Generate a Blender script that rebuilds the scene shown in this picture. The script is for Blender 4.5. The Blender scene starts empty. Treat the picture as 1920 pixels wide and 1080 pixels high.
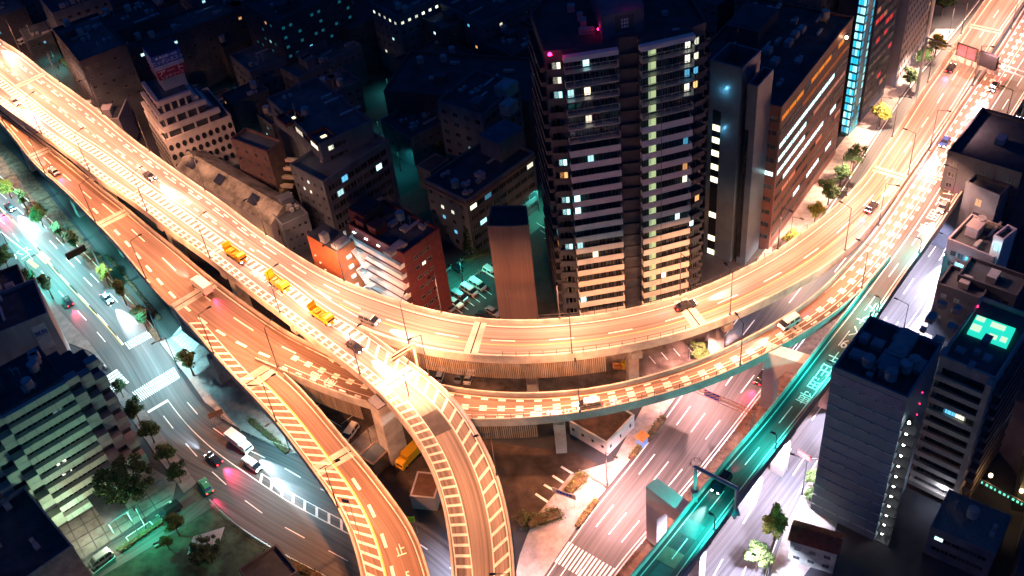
import bpy, math, random
from mathutils import Vector, Matrix
random.seed(7)
sc = bpy.context.scene
COL = sc.collection
R = math.radians
# ---------------------------------------------------------------- camera, world, sun, exposure
CAMH = 171.0
FPX = 2000.0
_dn = Vector((270.0, 2210.0, FPX)).normalized()      # nadir direction in camera coordinates (x right, y down, z forward)
_z = -_dn
_f = Vector((0, 0, 1)); _y = (_f - _dn * _f.dot(_dn)).normalized(); _x = _y.cross(_z)
CM = Matrix((_x, _y, _z))                             # camera coords -> world coords
cam = bpy.data.cameras.new('camera'); camo = bpy.data.objects.new('camera', cam); COL.objects.link(camo)
cam.sensor_width = 36; cam.lens = 36 * FPX / 1920; cam.clip_start = 1; cam.clip_end = 3000
rot = Matrix((CM.col[0], -CM.col[1], -CM.col[2])).transposed()
camo.matrix_world = Matrix.Translation((0, 0, CAMH)) @ rot.to_4x4()
sc.camera = camo

w = bpy.data.worlds.new('World'); sc.world = w; w.use_nodes = True
nt = w.node_tree; nt.nodes.clear()
sky = nt.nodes.new('ShaderNodeTexSky'); sky.sky_type = 'NISHITA'; sky.sun_disc = False
sky.sun_elevation = R(-3.0); sky.sun_rotation = R(200)
tint = nt.nodes.new('ShaderNodeMix'); tint.data_type = 'RGBA'; tint.blend_type = 'MIX'
tint.inputs[0].default_value = 0.8; tint.inputs[7].default_value = (0.000, 0.19, 1.0, 1)
bg = nt.nodes.new('ShaderNodeBackground'); bg.inputs[1].default_value = 0.15
wo = nt.nodes.new('ShaderNodeOutputWorld')
nt.links.new(sky.outputs[0], tint.inputs[6]); nt.links.new(tint.outputs[2], bg.inputs[0]); nt.links.new(bg.outputs[0], wo.inputs[0])
sun = bpy.data.lights.new('moon', 'SUN'); sun.energy = 0.03; sun.angle = R(10); sun.color = (0.35, 0.5, 1.0)
suno = bpy.data.objects.new('moon', sun); COL.objects.link(suno); suno.rotation_euler = (R(38), R(14), R(20))
sc.view_settings.view_transform = 'Standard'; sc.view_settings.look = 'None'
sc.view_settings.exposure = 0.0; sc.view_settings.gamma = 1.0
sc.render.engine = 'CYCLES'
sc.cycles.use_denoising = True
sc.cycles.max_bounces = 4; sc.cycles.diffuse_bounces = 2; sc.cycles.glossy_bounces = 2; sc.cycles.transmission_bounces = 2
sc.cycles.sample_clamp_indirect = 3.0
sc.cycles.use_light_tree = True

def P(px, py, h=0.0):
    r = CM @ Vector((px - 960, py - 540, FPX)); t = (h - CAMH) / r.z
    return Vector((r.x * t, r.y * t, h))
def proj(p):
    c = CM.transposed() @ (Vector(p) - Vector((0, 0, CAMH)))
    return (c.x / c.z * FPX + 960, c.y / c.z * FPX + 540)

# ---------------------------------------------------------------- materials
MATS = {}
def nodes_mat(name):
    m = bpy.data.materials.new(name); m.use_nodes = True
    b = m.node_tree.nodes['Principled BSDF']
    return m, m.node_tree, b
def mat(name, col, rough=.7, metal=0, var=.25, scale=.6, spec=.3, bump=0.0, stretch=None, uv=False):
    if name in MATS: return MATS[name]
    m, t, b = nodes_mat(name)
    b.inputs['Roughness'].default_value = rough; b.inputs['Metallic'].default_value = metal
    b.inputs['Specular IOR Level'].default_value = spec
    tc = t.nodes.new('ShaderNodeTexCoord'); mp = t.nodes.new('ShaderNodeMapping')
    t.links.new(tc.outputs['UV' if uv else 'Object'], mp.inputs[0])
    if stretch: mp.inputs['Scale'].default_value = stretch
    n1 = t.nodes.new('ShaderNodeTexNoise'); n1.inputs['Scale'].default_value = scale; n1.inputs['Detail'].default_value = 6; n1.inputs['Roughness'].default_value = .65
    t.links.new(mp.outputs[0], n1.inputs[0])
    r = t.nodes.new('ShaderNodeValToRGB'); c = col
    lo = [max(0, x * (1 - var * 1.3)) for x in c]; hi = [min(1, x * (1 + var)) for x in c]
    r.color_ramp.elements[0].position = .32; r.color_ramp.elements[1].position = .68
    r.color_ramp.elements[0].color = (*lo, 1); r.color_ramp.elements[1].color = (*hi, 1)
    t.links.new(n1.outputs[0], r.inputs[0]); t.links.new(r.outputs[0], b.inputs['Base Color'])
    if bump:
        bp = t.nodes.new('ShaderNodeBump'); bp.inputs['Strength'].default_value = bump
        t.links.new(n1.outputs[0], bp.inputs['Height']); t.links.new(bp.outputs[0], b.inputs['Normal'])
    MATS[name] = m; return m
def emit(name, col, strength, sample=False):
    if name in MATS: return MATS[name]
    m, t, b = nodes_mat(name)
    b.inputs['Base Color'].default_value = (*[x * .3 for x in col], 1)
    b.inputs['Emission Color'].default_value = (*col, 1); b.inputs['Emission Strength'].default_value = strength
    if not sample: m.cycles.emission_sampling = 'NONE'
    MATS[name] = m; return m
def lit_window(name, c1, c2, strength):
    """a lit room seen through curtains: vertical curtain folds and a darker middle gap"""
    m, t, b = nodes_mat(name)
    tc = t.nodes.new('ShaderNodeTexCoord'); wv = t.nodes.new('ShaderNodeTexWave'); wv.inputs['Scale'].default_value = 1.3; wv.inputs['Distortion'].default_value = 2.5
    t.links.new(tc.outputs['Object'], wv.inputs[0])
    oi = t.nodes.new('ShaderNodeObjectInfo'); ad = t.nodes.new('ShaderNodeMath'); ad.operation = 'ADD'
    t.links.new(oi.outputs['Random'], ad.inputs[0]); ad.inputs[1].default_value = .35
    mx = t.nodes.new('ShaderNodeMix'); mx.data_type = 'RGBA'; mx.inputs[6].default_value = (*c1, 1); mx.inputs[7].default_value = (*c2, 1)
    t.links.new(wv.outputs[0], mx.inputs[0]); t.links.new(mx.outputs[2], b.inputs['Emission Color'])
    ml = t.nodes.new('ShaderNodeMath'); ml.operation = 'MULTIPLY'; ml.inputs[1].default_value = strength
    t.links.new(ad.outputs[0], ml.inputs[0]); t.links.new(ml.outputs[0], b.inputs['Emission Strength'])
    b.inputs['Base Color'].default_value = (.1, .1, .1, 1)
    m.cycles.emission_sampling = 'NONE'; MATS[name] = m; return m
def road_mat(name, col, worn_trail, streak=1.0, rough=.62):
    """asphalt with wear and patching along the lane, plus pale streaks painted in for traffic light trails (UV: u along, v across, metres)"""
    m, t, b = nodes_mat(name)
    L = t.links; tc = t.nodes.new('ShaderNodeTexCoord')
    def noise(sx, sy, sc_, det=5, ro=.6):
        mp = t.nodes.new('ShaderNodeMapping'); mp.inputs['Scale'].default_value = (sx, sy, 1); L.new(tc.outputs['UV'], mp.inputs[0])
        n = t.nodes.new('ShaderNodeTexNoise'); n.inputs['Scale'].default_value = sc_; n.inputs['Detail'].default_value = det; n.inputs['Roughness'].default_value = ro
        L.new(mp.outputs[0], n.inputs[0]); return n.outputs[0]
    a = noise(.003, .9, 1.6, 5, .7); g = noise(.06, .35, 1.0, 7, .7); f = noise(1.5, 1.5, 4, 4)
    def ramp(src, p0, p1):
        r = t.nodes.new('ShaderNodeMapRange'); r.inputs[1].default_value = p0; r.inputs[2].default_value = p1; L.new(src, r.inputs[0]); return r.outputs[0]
    m1 = t.nodes.new('ShaderNodeMix'); m1.data_type = 'RGBA'; m1.inputs[6].default_value = (*col, 1); m1.inputs[7].default_value = (*worn_trail, 1)
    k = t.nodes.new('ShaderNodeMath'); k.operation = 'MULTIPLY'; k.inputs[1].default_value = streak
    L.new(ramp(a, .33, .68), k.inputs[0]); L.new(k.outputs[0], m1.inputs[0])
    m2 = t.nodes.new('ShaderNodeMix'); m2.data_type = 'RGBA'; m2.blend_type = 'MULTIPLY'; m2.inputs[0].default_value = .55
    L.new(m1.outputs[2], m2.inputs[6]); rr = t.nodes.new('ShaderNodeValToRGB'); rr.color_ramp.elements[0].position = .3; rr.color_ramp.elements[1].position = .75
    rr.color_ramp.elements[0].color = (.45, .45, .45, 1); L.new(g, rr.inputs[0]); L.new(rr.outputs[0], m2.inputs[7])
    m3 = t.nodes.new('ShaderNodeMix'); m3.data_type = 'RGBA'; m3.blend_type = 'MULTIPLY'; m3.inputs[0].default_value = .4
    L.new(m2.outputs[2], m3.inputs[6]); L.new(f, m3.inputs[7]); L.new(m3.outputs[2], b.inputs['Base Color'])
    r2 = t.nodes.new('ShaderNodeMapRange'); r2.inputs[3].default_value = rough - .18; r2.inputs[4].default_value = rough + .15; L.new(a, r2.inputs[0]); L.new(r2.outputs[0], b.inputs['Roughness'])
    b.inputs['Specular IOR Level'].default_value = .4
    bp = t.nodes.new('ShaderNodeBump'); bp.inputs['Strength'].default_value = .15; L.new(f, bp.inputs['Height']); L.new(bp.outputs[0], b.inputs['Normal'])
    MATS[name] = m; return m

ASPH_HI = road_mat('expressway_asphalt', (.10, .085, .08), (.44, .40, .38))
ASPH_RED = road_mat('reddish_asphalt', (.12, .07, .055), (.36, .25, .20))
ASPH_LOW = road_mat('street_asphalt', (.04, .045, .05), (.17, .17, .175))
ASPH_GREEN = road_mat('green_tinted_asphalt', (.05, .065, .06), (.14, .16, .15))
PAINT = mat('road_paint', (.75, .74, .70), .6, var=.15, scale=1.5)
PAINT_Y = mat('yellow_road_paint', (.75, .50, .12), .6, var=.15, scale=1.5)
CONC = mat('concrete', (.42, .40, .37), .85, var=.3, scale=.25)
CONC_D = mat('weathered_concrete', (.24, .23, .22), .9, var=.4, scale=.4)
STEEL = mat('painted_steel', (.42, .40, .34), .5, var=.15, scale=.5)
STEEL_D = mat('dark_steel', (.07, .07, .08), .5, metal=.3, var=.2)
STEEL_G = mat('galvanised_steel', (.5, .52, .52), .4, metal=.4, var=.1)
GRILLE = mat('corrugated_skirt', (.30, .24, .18), .7, var=.35, scale=1.2, stretch=(1, 1, .1))
GROUND = mat('city_ground', (.045, .05, .06), .9, var=.4, scale=.05)
PAVE = mat('pavement', (.34, .31, .29), .85, var=.25, scale=.5)
PAVE_D = mat('dark_pavement', (.16, .15, .15), .85, var=.3, scale=.3)
SOIL = mat('soil', (.12, .07, .045), .95, var=.5, scale=.8)
BLACK = mat('black_rubber', (.02, .02, .02), .8)
GLASS_D = mat('dark_glass', (.015, .02, .03), .08, var=.1, spec=.9)
WHITEP = mat('white_paint', (.75, .75, .73), .35, var=.05, spec=.5)
LIT_CYAN = lit_window('lit_window_cyan', (.25, .85, .95), (.75, 1, .95), 2.2)
LIT_WARM = lit_window('lit_window_warm', (1, .75, .45), (1, .95, .8), 2.0)
LIT_CREAM = lit_window('lit_window_cream', (.95, .95, .65), (1, 1, .85), 1.9)
LIT_BLUE = lit_window('lit_window_blue', (.05, .35, .75), (.2, .7, .9), 1.1)
LIT_ORANGE = lit_window('lit_window_orange', (1, .32, .08), (1, .6, .25), 1.5)
LITS = [LIT_CYAN, LIT_CYAN, LIT_WARM, LIT_CREAM, LIT_BLUE, LIT_ORANGE]

# ---------------------------------------------------------------- mesh building
class MB:
    def __init__(s): s.v = []; s.f = []; s.mi = []; s.uv = {}
    def quad(s, a, b, c, d, mi=0, uv=None):
        n = len(s.v); s.v += [tuple(a), tuple(b), tuple(c), tuple(d)]; s.f.append((n, n+1, n+2, n+3)); s.mi.append(mi)
        if uv: s.uv[len(s.f) - 1] = uv
    def poly(s, pts, mi=0):
        n = len(s.v); s.v += [tuple(p) for p in pts]; s.f.append(tuple(range(n, n + len(pts)))); s.mi.append(mi)
    def box(s, o, ax, ay, az, mi=0):
        """corner o and three edge vectors"""
        o = Vector(o); ax = Vector(ax); ay = Vector(ay); az = Vector(az); n = len(s.v)
        for k in (0, 1):
            for p in (o, o + ax, o + ax + ay, o + ay): s.v.append(tuple(p + az * k))
        fs = [(0, 3, 2, 1), (4, 5, 6, 7), (0, 1, 5, 4), (1, 2, 6, 5), (2, 3, 7, 6), (3, 0, 4, 7)]
        if ax.cross(ay).dot(az) < 0: fs = [tuple(reversed(f)) for f in fs]
        s.f += [tuple(n + i for i in f) for f in fs]; s.mi += [mi] * 6
    def cbox(s, c, sx, sy, sz, rz=0, mi=0):
        """centre of the bottom face, sizes, rotation"""
        ca, sa = math.cos(rz), math.sin(rz); X = Vector((ca, sa, 0)) * sx; Y = Vector((-sa, ca, 0)) * sy
        s.box(Vector(c) - X / 2 - Y / 2, X, Y, (0, 0, sz), mi)
    def prism(s, pts, z0, z1, mi=0, top=True, mtop=None):
        n = len(pts)
        a = sum(pts[i][0] * pts[(i+1) % n][1] - pts[(i+1) % n][0] * pts[i][1] for i in range(n))
        if a < 0: pts = list(reversed(pts))
        k = len(s.v)
        s.v += [(p[0], p[1], z0) for p in pts] + [(p[0], p[1], z1) for p in pts]
        for i in range(n):
            j = (i + 1) % n; s.f.append((k + i, k + j, k + n + j, k + n + i)); s.mi.append(mi)
        if top: s.f.append(tuple(range(k + n, k + 2 * n))); s.mi.append(mi if mtop is None else mtop)
        s.f.append(tuple(reversed(range(k, k + n)))); s.mi.append(mi)
    def tube(s, a, b, r0, r1=None, n=8, mi=0, caps=True):
        a = Vector(a); b = Vector(b); r1 = r0 if r1 is None else r1; d = (b - a).normalized()
        u = d.orthogonal().normalized(); v = d.cross(u); k = len(s.v)
        for c, r in ((a, r0), (b, r1)):
            for i in range(n):
                t = 2 * math.pi * i / n; s.v.append(tuple(c + (u * math.cos(t) + v * math.sin(t)) * r))
        for i in range(n):
            j = (i + 1) % n; s.f.append((k + i, k + j, k + n + j, k + n + i)); s.mi.append(mi)
        if caps:
            s.f.append(tuple(k + i for i in reversed(range(n)))); s.f.append(tuple(k + n + i for i in range(n))); s.mi += [mi, mi]
    def build(s, name, mats, parent=None, local=False, smooth=False):
        me = bpy.data.meshes.new(name)
        o0 = Vector((0, 0, 0)) if (local or parent is None) else worldpos(parent)
        me.from_pydata([(v[0] - o0.x, v[1] - o0.y, v[2] - o0.z) for v in s.v], [], s.f)
        if not isinstance(mats, (list, tuple)): mats = [mats]
        for m in mats: me.materials.append(m)
        if any(s.mi): me.polygons.foreach_set('material_index', s.mi)
        if s.uv:
            ul = me.uv_layers.new(name='UVMap')
            for fi, uvs in s.uv.items():
                for li, q in zip(me.polygons[fi].loop_indices, uvs): ul.data[li].uv = q
        if smooth: me.polygons.foreach_set('use_smooth', [True] * len(s.f))
        o = bpy.data.objects.new(name, me); COL.objects.link(o)
        if parent is not None: o.parent = parent
        return o
def worldpos(o):
    p = Vector(o.location)
    while o.parent: o = o.parent; p += Vector(o.location)
    return p
def tag(o, label=None, cat=None, group=None, kind=None):
    if label: o['label'] = label
    if cat: o['category'] = cat
    if group: o['group'] = group
    if kind: o['kind'] = kind
    return o
def thing(name, label, cat, loc=(0, 0, 0), rz=0, group=None):
    o = bpy.data.objects.new(name, None); COL.objects.link(o); o.location = loc; o.rotation_euler = (0, 0, rz); o.empty_display_size = .5
    return tag(o, label, cat, group)
def struct(mb, name, m): return tag(mb.build(name, m), kind='structure')
def copy_tree(o, parent=None):
    c = o.copy(); COL.objects.link(c); c.parent = parent
    for ch in list(o.children): copy_tree(ch, c)
    return c
def lamp(kind, loc, energy, color, parent=None, size=.25, spot=None, aim=None, blend=.5):
    l = bpy.data.lights.new('lamp_light', kind); l.energy = energy; l.color = color
    if kind in ('POINT', 'SPOT'): l.shadow_soft_size = size
    if spot: l.spot_size = R(spot); l.spot_blend = blend
    o = bpy.data.objects.new('lamp_light', l); COL.objects.link(o)
    if parent is not None: o.parent = parent; o.location = Vector(loc) - worldpos(parent)
    else: o.location = loc
    if aim is not None: o.rotation_euler = Vector(aim).to_track_quat('-Z', 'Y').to_euler()
    return o

# ---------------------------------------------------------------- roads as ribbons
def catmull(pts, step=2.0):
    out = []; n = len(pts)
    for i in range(n - 1):
        p0 = pts[max(i - 1, 0)]; p1 = pts[i]; p2 = pts[i + 1]; p3 = pts[min(i + 2, n - 1)]
        k = max(2, int((p2 - p1).length / step))
        t0 = (p2 - p0) * .5; t1 = (p3 - p1) * .5
        L = (p2 - p1).length; t0 = t0.normalized() * L; t1 = t1.normalized() * L
        for j in range(k):
            t = j / k; a = 2*t**3 - 3*t*t + 1; b = t**3 - 2*t*t + t; c = -2*t**3 + 3*t*t; d = t**3 - t*t
            out.append(p1 * a + t0 * b + p2 * c + t1 * d)
    out.append(pts[-1]); return out
def smooth(pl, k=6):
    for _ in range(k):
        pl = [pl[0]] + [(pl[i - 1] + pl[i] * 2 + pl[i + 1]) / 4 for i in range(1, len(pl) - 1)] + [pl[-1]]
    return pl
def resample(pl, n):
    d = [0]
    for i in range(1, len(pl)): d.append(d[-1] + (pl[i] - pl[i-1]).length)
    out = []; j = 0
    for i in range(n):
        s = d[-1] * i / (n - 1)
        while j < len(d) - 2 and d[j + 1] < s: j += 1
        t = (s - d[j]) / max(1e-6, d[j+1] - d[j]); out.append(pl[j].lerp(pl[j+1], min(1, max(0, t))))
    return out
class Road:
    def __init__(s, left, right, z, ext0=0, ext1=0):
        """left, right: outlines of the two edges; z: height or function of where along"""
        zf = z if callable(z) else (lambda x: z)
        L = [P(a, b, zf(a)) for a, b in left]; Rr = [P(a, b, zf(a)) for a, b in right]
        def extend(E):
            if ext0: E.insert(0, E[0] + (E[0] - E[1]).normalized() * ext0)
            if ext1: E.append(E[-1] + (E[-1] - E[-2]).normalized() * ext1)
            return E
        L = smooth(catmull(extend(L))); Rr = smooth(catmull(extend(Rr)))
        n = int(sum((L[i+1] - L[i]).length for i in range(len(L)-1)) / 2.0)
        L = resample(L, n)
        # pair every left station with the nearest point of the right edge
        Rd = resample(Rr, n * 4); pr = []; j = 0
        for i, p in enumerate(L):
            best = min(range(j, min(j + 60, len(Rd))), key=lambda k: (Rd[k] - p).length); j = best; pr.append(Rd[best].copy())
        pr[0] = Rd[0]; pr[-1] = Rd[-1]
        s.L = L; s.R = smooth(pr, 8); s.n = n
        s.C = [(a + b) / 2 for a, b in zip(s.L, s.R)]
        s.S = [0]
        for i in range(1, n): s.S.append(s.S[-1] + (s.C[i] - s.C[i-1]).length)
        s.len = s.S[-1]
    def fr(s, t):
        t = max(0, min(s.len - 1e-4, t)); lo, hi = 0, s.n - 1
        while hi - lo > 1:
            m = (lo + hi) // 2
            if s.S[m] <= t: lo = m
            else: hi = m
        k = (t - s.S[lo]) / max(1e-6, s.S[hi] - s.S[lo])
        return s.L[lo].lerp(s.L[hi], k), s.R[lo].lerp(s.R[hi], k)
    def pt(s, t, w, off=0, dz=0):
        a, b = s.fr(t); lat = (b - a); lat.z = 0; lat.normalize()
        return a.lerp(b, w) + lat * off + Vector((0, 0, dz))
    def dir(s, t):
        a = s.pt(t - .6, .5); b = s.pt(t + .6, .5); return (b - a).normalized()
    def near(s, px, py):
        return min(range(s.n), key=lambda i: (proj(s.C[i])[0] - px) ** 2 + (proj(s.C[i])[1] - py) ** 2) and \
            s.S[min(range(s.n), key=lambda i: (proj(s.C[i])[0] - px) ** 2 + (proj(s.C[i])[1] - py) ** 2)]
    def surface(s, mb, dz=0, o0=0, o1=0, s0=0, s1=None, nv=1, mi=0):
        s1 = s.len if s1 is None else s1; k = max(1, int((s1 - s0) / 2.5))
        for i in range(k):
            a = s0 + (s1 - s0) * i / k; b = s0 + (s1 - s0) * (i + 1) / k
            A, B, C, D = s.pt(a, 0, o0, dz), s.pt(a, 1, o1, dz), s.pt(b, 1, o1, dz), s.pt(b, 0, o0, dz)
            wa = (B - A).length; wb = (C - D).length
            mb.quad(A, B, C, D, mi, [(a, 0), (a, wa), (b, wb), (b, 0)])
    def band(s, mb, s0, s1, w0, o0, w1, o1, dz=.02, mi=0, step=3.0):
        s1 = min(s1, s.len)
        if s1 <= s0: return
        k = max(1, int((s1 - s0) / step))
        for i in range(k):
            a = s0 + (s1 - s0) * i / k; b = s0 + (s1 - s0) * (i + 1) / k
            mb.quad(s.pt(a, w0, o0, dz), s.pt(a, w1, o1, dz), s.pt(b, w1, o1, dz), s.pt(b, w0, o0, dz), mi)
    def dashes(s, mb, s0, s1, on, off, w, o, width, dz=.02, mi=0):
        t = s0
        while t < s1: s.band(mb, t, min(t + on, s1), w, o - width / 2, w, o + width / 2, dz, mi); t += on + off
    def extrude(s, mb, prof, s0=0, s1=None, step=2.5, mi=0):
        s1 = s.len if s1 is None else s1
        k = max(1, int((s1 - s0) / step)); n = len(prof); base = len(mb.v)
        for i in range(k + 1):
            t = s0 + (s1 - s0) * i / k
            for (w_, o_, dz) in prof: mb.v.append(tuple(s.pt(t, w_, o_, dz)))
        for i in range(k):
            for j in range(n):
                q = (j + 1) % n; a = base + i * n; b = a + n
                mb.f.append((a + j, b + j, b + q, a + q)); mb.mi.append(mi)
        mb.f.append(tuple(base + j for j in range(n))); mb.mi.append(mi)
        mb.f.append(tuple(base + k * n + j for j in reversed(range(n)))); mb.mi.append(mi)
    def hatch(s, mb, s0, s1, w0, o0, w1, o1, gap, thick, slant, dz=.02, border=True, mi=0):
        """diagonal no-go stripes between two lines"""
        t = s0
        while t < s1:
            a = s.pt(t, w0, o0, dz); b = s.pt(t + thick, w0, o0, dz); c = s.pt(min(t + thick + slant, s.len), w1, o1, dz); d = s.pt(min(t + slant, s.len), w1, o1, dz)
            if (a - d).length > .5: mb.quad(a, d, c, b, mi)
            t += gap
        if border:
            s.band(mb, s0, s1, w0, o0 - .1, w0, o0 + .1, dz + .006, mi); s.band(mb, s0, s1, w1, o1 - .1, w1, o1 + .1, dz + .006, mi)
# ================================================================ GROUND
g = MB(); g.quad((-900, -200, 0), (1100, -200, 0), (1100, 1500, 0), (-900, 1500, 0)); struct(g, 'ground', GROUND)
def ground_poly(name, pts, m, dz=.02, h0=0.0, thick=None):
    mb = MB(); w = [P(a, b, 0) for a, b in pts]
    if thick: mb.prism([(p.x, p.y) for p in w], 0.0, dz)
    else: mb.poly([(p.x, p.y, dz) for p in w])
    return struct(mb, name, m)

# boulevard on the right, under and beside the straight viaduct (left carriageway H, right carriageway J)
H = Road([(985,1130),(1040,1050),(1100,965),(1190,855),(1290,717),(1345,640),(1440,520),(1540,405),(1612,297),(1700,165),(1790,55),(1840,-10)],
         [(1115,1130),(1165,1060),(1249,963),(1340,852),(1426,740),(1510,633),(1600,515),(1700,385),(1790,262),(1870,155),(1950,55),(2005,-10)], 0, 30, 60)
mb = MB(); H.surface(mb, .03); struct(mb, 'road', ASPH_LOW)
J = Road([(1190,1130),(1215,1090),(1300,985),(1420,830),(1530,690),(1620,575),(1700,470),(1790,350),(1880,225),(1960,110),(2050,-10)],
         [(1430,1130),(1440,1080),(1475,985),(1520,895),(1590,790),(1660,675),(1725,590),(1790,480),(1850,395),(1905,300),(1975,190),(2090,20)], 0, 30, 40)
mb = MB(); J.surface(mb, .03); struct(mb, 'road', ASPH_LOW)
# left street I with its junction
I = Road([(-60,285),(0,336),(64,391),(139,461),(200,524),(250,577),(297,633),(340,705),(378,762),(425,798),(480,828),(540,845),(600,880),(680,920),(752,960),(819,997),(870,1040)],
         [(-60,378),(0,437),(64,530),(115,585),(167,640),(205,690),(230,727),(258,752),(305,815),(369,905),(403,947),(433,977),(480,1010),(535,1038),(580,1064),(640,1090),(700,1140)], 0, 30, 10)
mb = MB(); I.surface(mb, .03); struct(mb, 'road', ASPH_LOW)
# side street at bottom left, service road by the trees
SIDE = Road([(-30,1105),(60,1105),(150,1058),(250,1000),(330,945),(362,915)], [(-30,1150),(80,1150),(190,1080),(290,1022),(372,968),(402,948)], 0)
mb = MB(); SIDE.surface(mb, .024); struct(mb, 'street', ASPH_GREEN)
SV = Road([(-40,160),(40,235),(130,345),(210,445),(290,545),(345,625),(420,712)], [(-40,200),(30,270),(110,375),(190,480),(262,575),(312,645),(385,735)], 0)
mb = MB(); SV.surface(mb, .022); struct(mb, 'service_road', ASPH_GREEN)
NR = Road([(655,640),(760,560),(860,500),(900,470),(990,390),(1060,330)], [(700,660),(800,590),(885,520),(930,490),(1020,420),(1090,350)], 0, 0, 40)
mb = MB(); NR.surface(mb, .022); struct(mb, 'side_street', ASPH_GREEN)
ground_poly('pavement', [(300,642),(345,620),(470,720),(560,800),(590,850),(545,850),(480,820),(430,790),(385,755),(350,705)], PAVE, .14, thick=1)
ground_poly('plaza', [(1100,962),(1190,852),(1290,714),(1255,705),(1215,745),(1150,865),(1070,890),(1000,975),(975,1040),(960,1110),(1000,1110)], PAVE, .14, thick=1)
ground_poly('pavement', [(1345,640),(1440,520),(1540,405),(1612,297),(1700,165),(1790,55),(1755,55),(1660,160),(1560,290),(1500,380),(1400,515),(1320,640)], PAVE, .14, thick=1)
ground_poly('pavement', [(1440,1085),(1475,985),(1520,895),(1590,790),(1660,675),(1725,590),(1790,480),(1850,395),(1905,300),(1925,310),(1820,500),(1700,720),(1600,900),(1560,1010),(1500,1090)], PAVE, .14, thick=1)
ground_poly('pavement', [(64,531),(115,586),(167,641),(203,690),(170,660),(120,640),(80,580),(40,540)], PAVE_D, .14, thick=1)
ground_poly('pavement', [(230,728),(258,753),(305,816),(369,906),(345,925),(290,850),(240,775),(212,740)], PAVE_D, .14, thick=1)
ground_poly('tree_strip', [(0,262),(60,325),(140,425),(215,515),(270,580),(306,640),(292,640),(245,575),(195,522),(134,459),(60,388),(0,334)], SOIL, .16, thick=1)
ground_poly('median', [(1120,1130),(1168,1060),(1252,963),(1343,852),(1429,740),(1513,633),(1603,515),(1618,575),(1528,690),(1418,830),(1298,985),(1213,1090),(1190,1130)], SOIL, .16, thick=1)
ground_poly('park_lawn', [(80,1150),(190,1082),(290,1024),(372,970),(405,950),(435,980),(480,1012),(540,1042),(640,1092),(640,1150)], mat('park_grass', (.035, .06, .04), .9, var=.5, scale=.35), .12, thick=1)
TILE = None
ground_poly('forecourt', [(110,960),(165,905),(255,860),(330,905),(325,935),(250,985),(155,1050),(110,1010)], PAVE_D, .13, thick=1)
ground_poly('parking_lot', [(800,600),(842,562),(918,500),(1000,470),(1100,560),(1080,640),(940,640)], mat('lot_asphalt', (.045, .05, .055), .8, var=.3, scale=.3), .03)
ground_poly('parking_lot', [(520,690),(700,690),(930,830),(1080,850),(1120,870),(1075,900),(1010,960),(960,1000),(820,960),(640,840)], mat('brown_lot', (.07, .05, .04), .85, var=.5, scale=.2), .03)
ground_poly('yard', [(1120,600),(1340,600),(1400,640),(1250,720),(1100,740),(800,760),(780,700)], mat('yard_ground', (.14, .11, .09), .9, var=.5, scale=.3), .035)
ground_poly('concrete_apron', [(640,850),(690,805),(730,780),(760,830),(745,870),(690,865)], CONC_D, .3, thick=1)

# ================================================================ GROUND MARKINGS (one painted layer per road)
def crosswalk(mb, road, t, w0, w1, n, width=3.6, dz=.04):
    for i in range(n):
        a = w0 + (w1 - w0) * i / n; b = a + (w1 - w0) / n * .5
        mb.quad(road.pt(t - width/2, a, 0, dz), road.pt(t - width/2, b, 0, dz), road.pt(t + width/2, b, 0, dz), road.pt(t + width/2, a, 0, dz))
mb = MB()
for w_ in (.25, .5, .75): H.dashes(mb, 2, H.len, 6, 9, w_, 0, .22, .045)
H.band(mb, 0, H.len, 0, .55, 0, .75, .045); H.band(mb, 0, H.len, 1, -.7, 1, -.5, .045)
crosswalk(mb, H, H.near(1090, 1060), .02, .98, 14, 5)
struct(mb, 'road_markings', PAINT)
mb = MB()
for w_ in (.25, .5, .75): J.dashes(mb, 4, J.len, 6, 9, w_, 0, .22, .045)
J.band(mb, 0, J.len, 0, .6, 0, .8, .045); J.band(mb, 0, J.len, 1, -.8, 1, -.6, .045)
struct(mb, 'road_markings', PAINT)
mb = MB(); tc = I.near(255, 690)
for w_ in (.22, .44): I.dashes(mb, 2, tc - 12, 5, 6, 1 - w_, 0, .2, .045)
for w_ in (.72, .86): I.dashes(mb, 2, tc - 12, 5, 6, 1 - w_, 0, .2, .045)
I.band(mb, 0, tc - 10, .56, -.1, .56, .1, .045); I.band(mb, 0, tc - 10, .58, 0, .58, .15, .045, mi=1)
I.band(mb, tc + 14, I.len, .5, -.1, .5, .1, .045); I.hatch(mb, tc + 48, I.len - 12, .4, 0, .5, 0, 3.2, .7, 1.6, .045)
I.dashes(mb, tc + 18, I.len, 5, 6, .76, 0, .2, .045); I.dashes(mb, tc + 18, I.len, 5, 6, .2, 0, .2, .045)
crosswalk(mb, I, tc + 8, .04, .97, 22, 4.2); crosswalk(mb, I, tc - 9, .04, .55, 12, 3)
I.band(mb, tc + 14, tc + 14.8, .5, 0, .97, 0, .045)
a = P(345, 655); 
for i in range(8):   # crosswalk to the tree strip corner
    q = P(322 + i * 4.6, 635 + i * 4.2, .17); d = (P(352, 612) - P(320, 650)).normalized(); e = Vector((d.y, -d.x, 0)) * .45
    mb.quad(q - e, q + e, q + e + d * 5, q - e + d * 5)
for i in range(6):
    q = P(192 + i * 4.0, 712 + i * 4.4, .05); d = (P(222, 697) - P(193, 716)).normalized(); e = Vector((d.y, -d.x, 0)) * .4
    mb.quad(q - e, q + e, q + e + d * 4, q - e + d * 4)
struct(mb, 'road_markings', [PAINT, PAINT_Y])
mb = MB()      # bus bay box, yellow lane arrows, parking bays and side street signs painted on the ground
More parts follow.
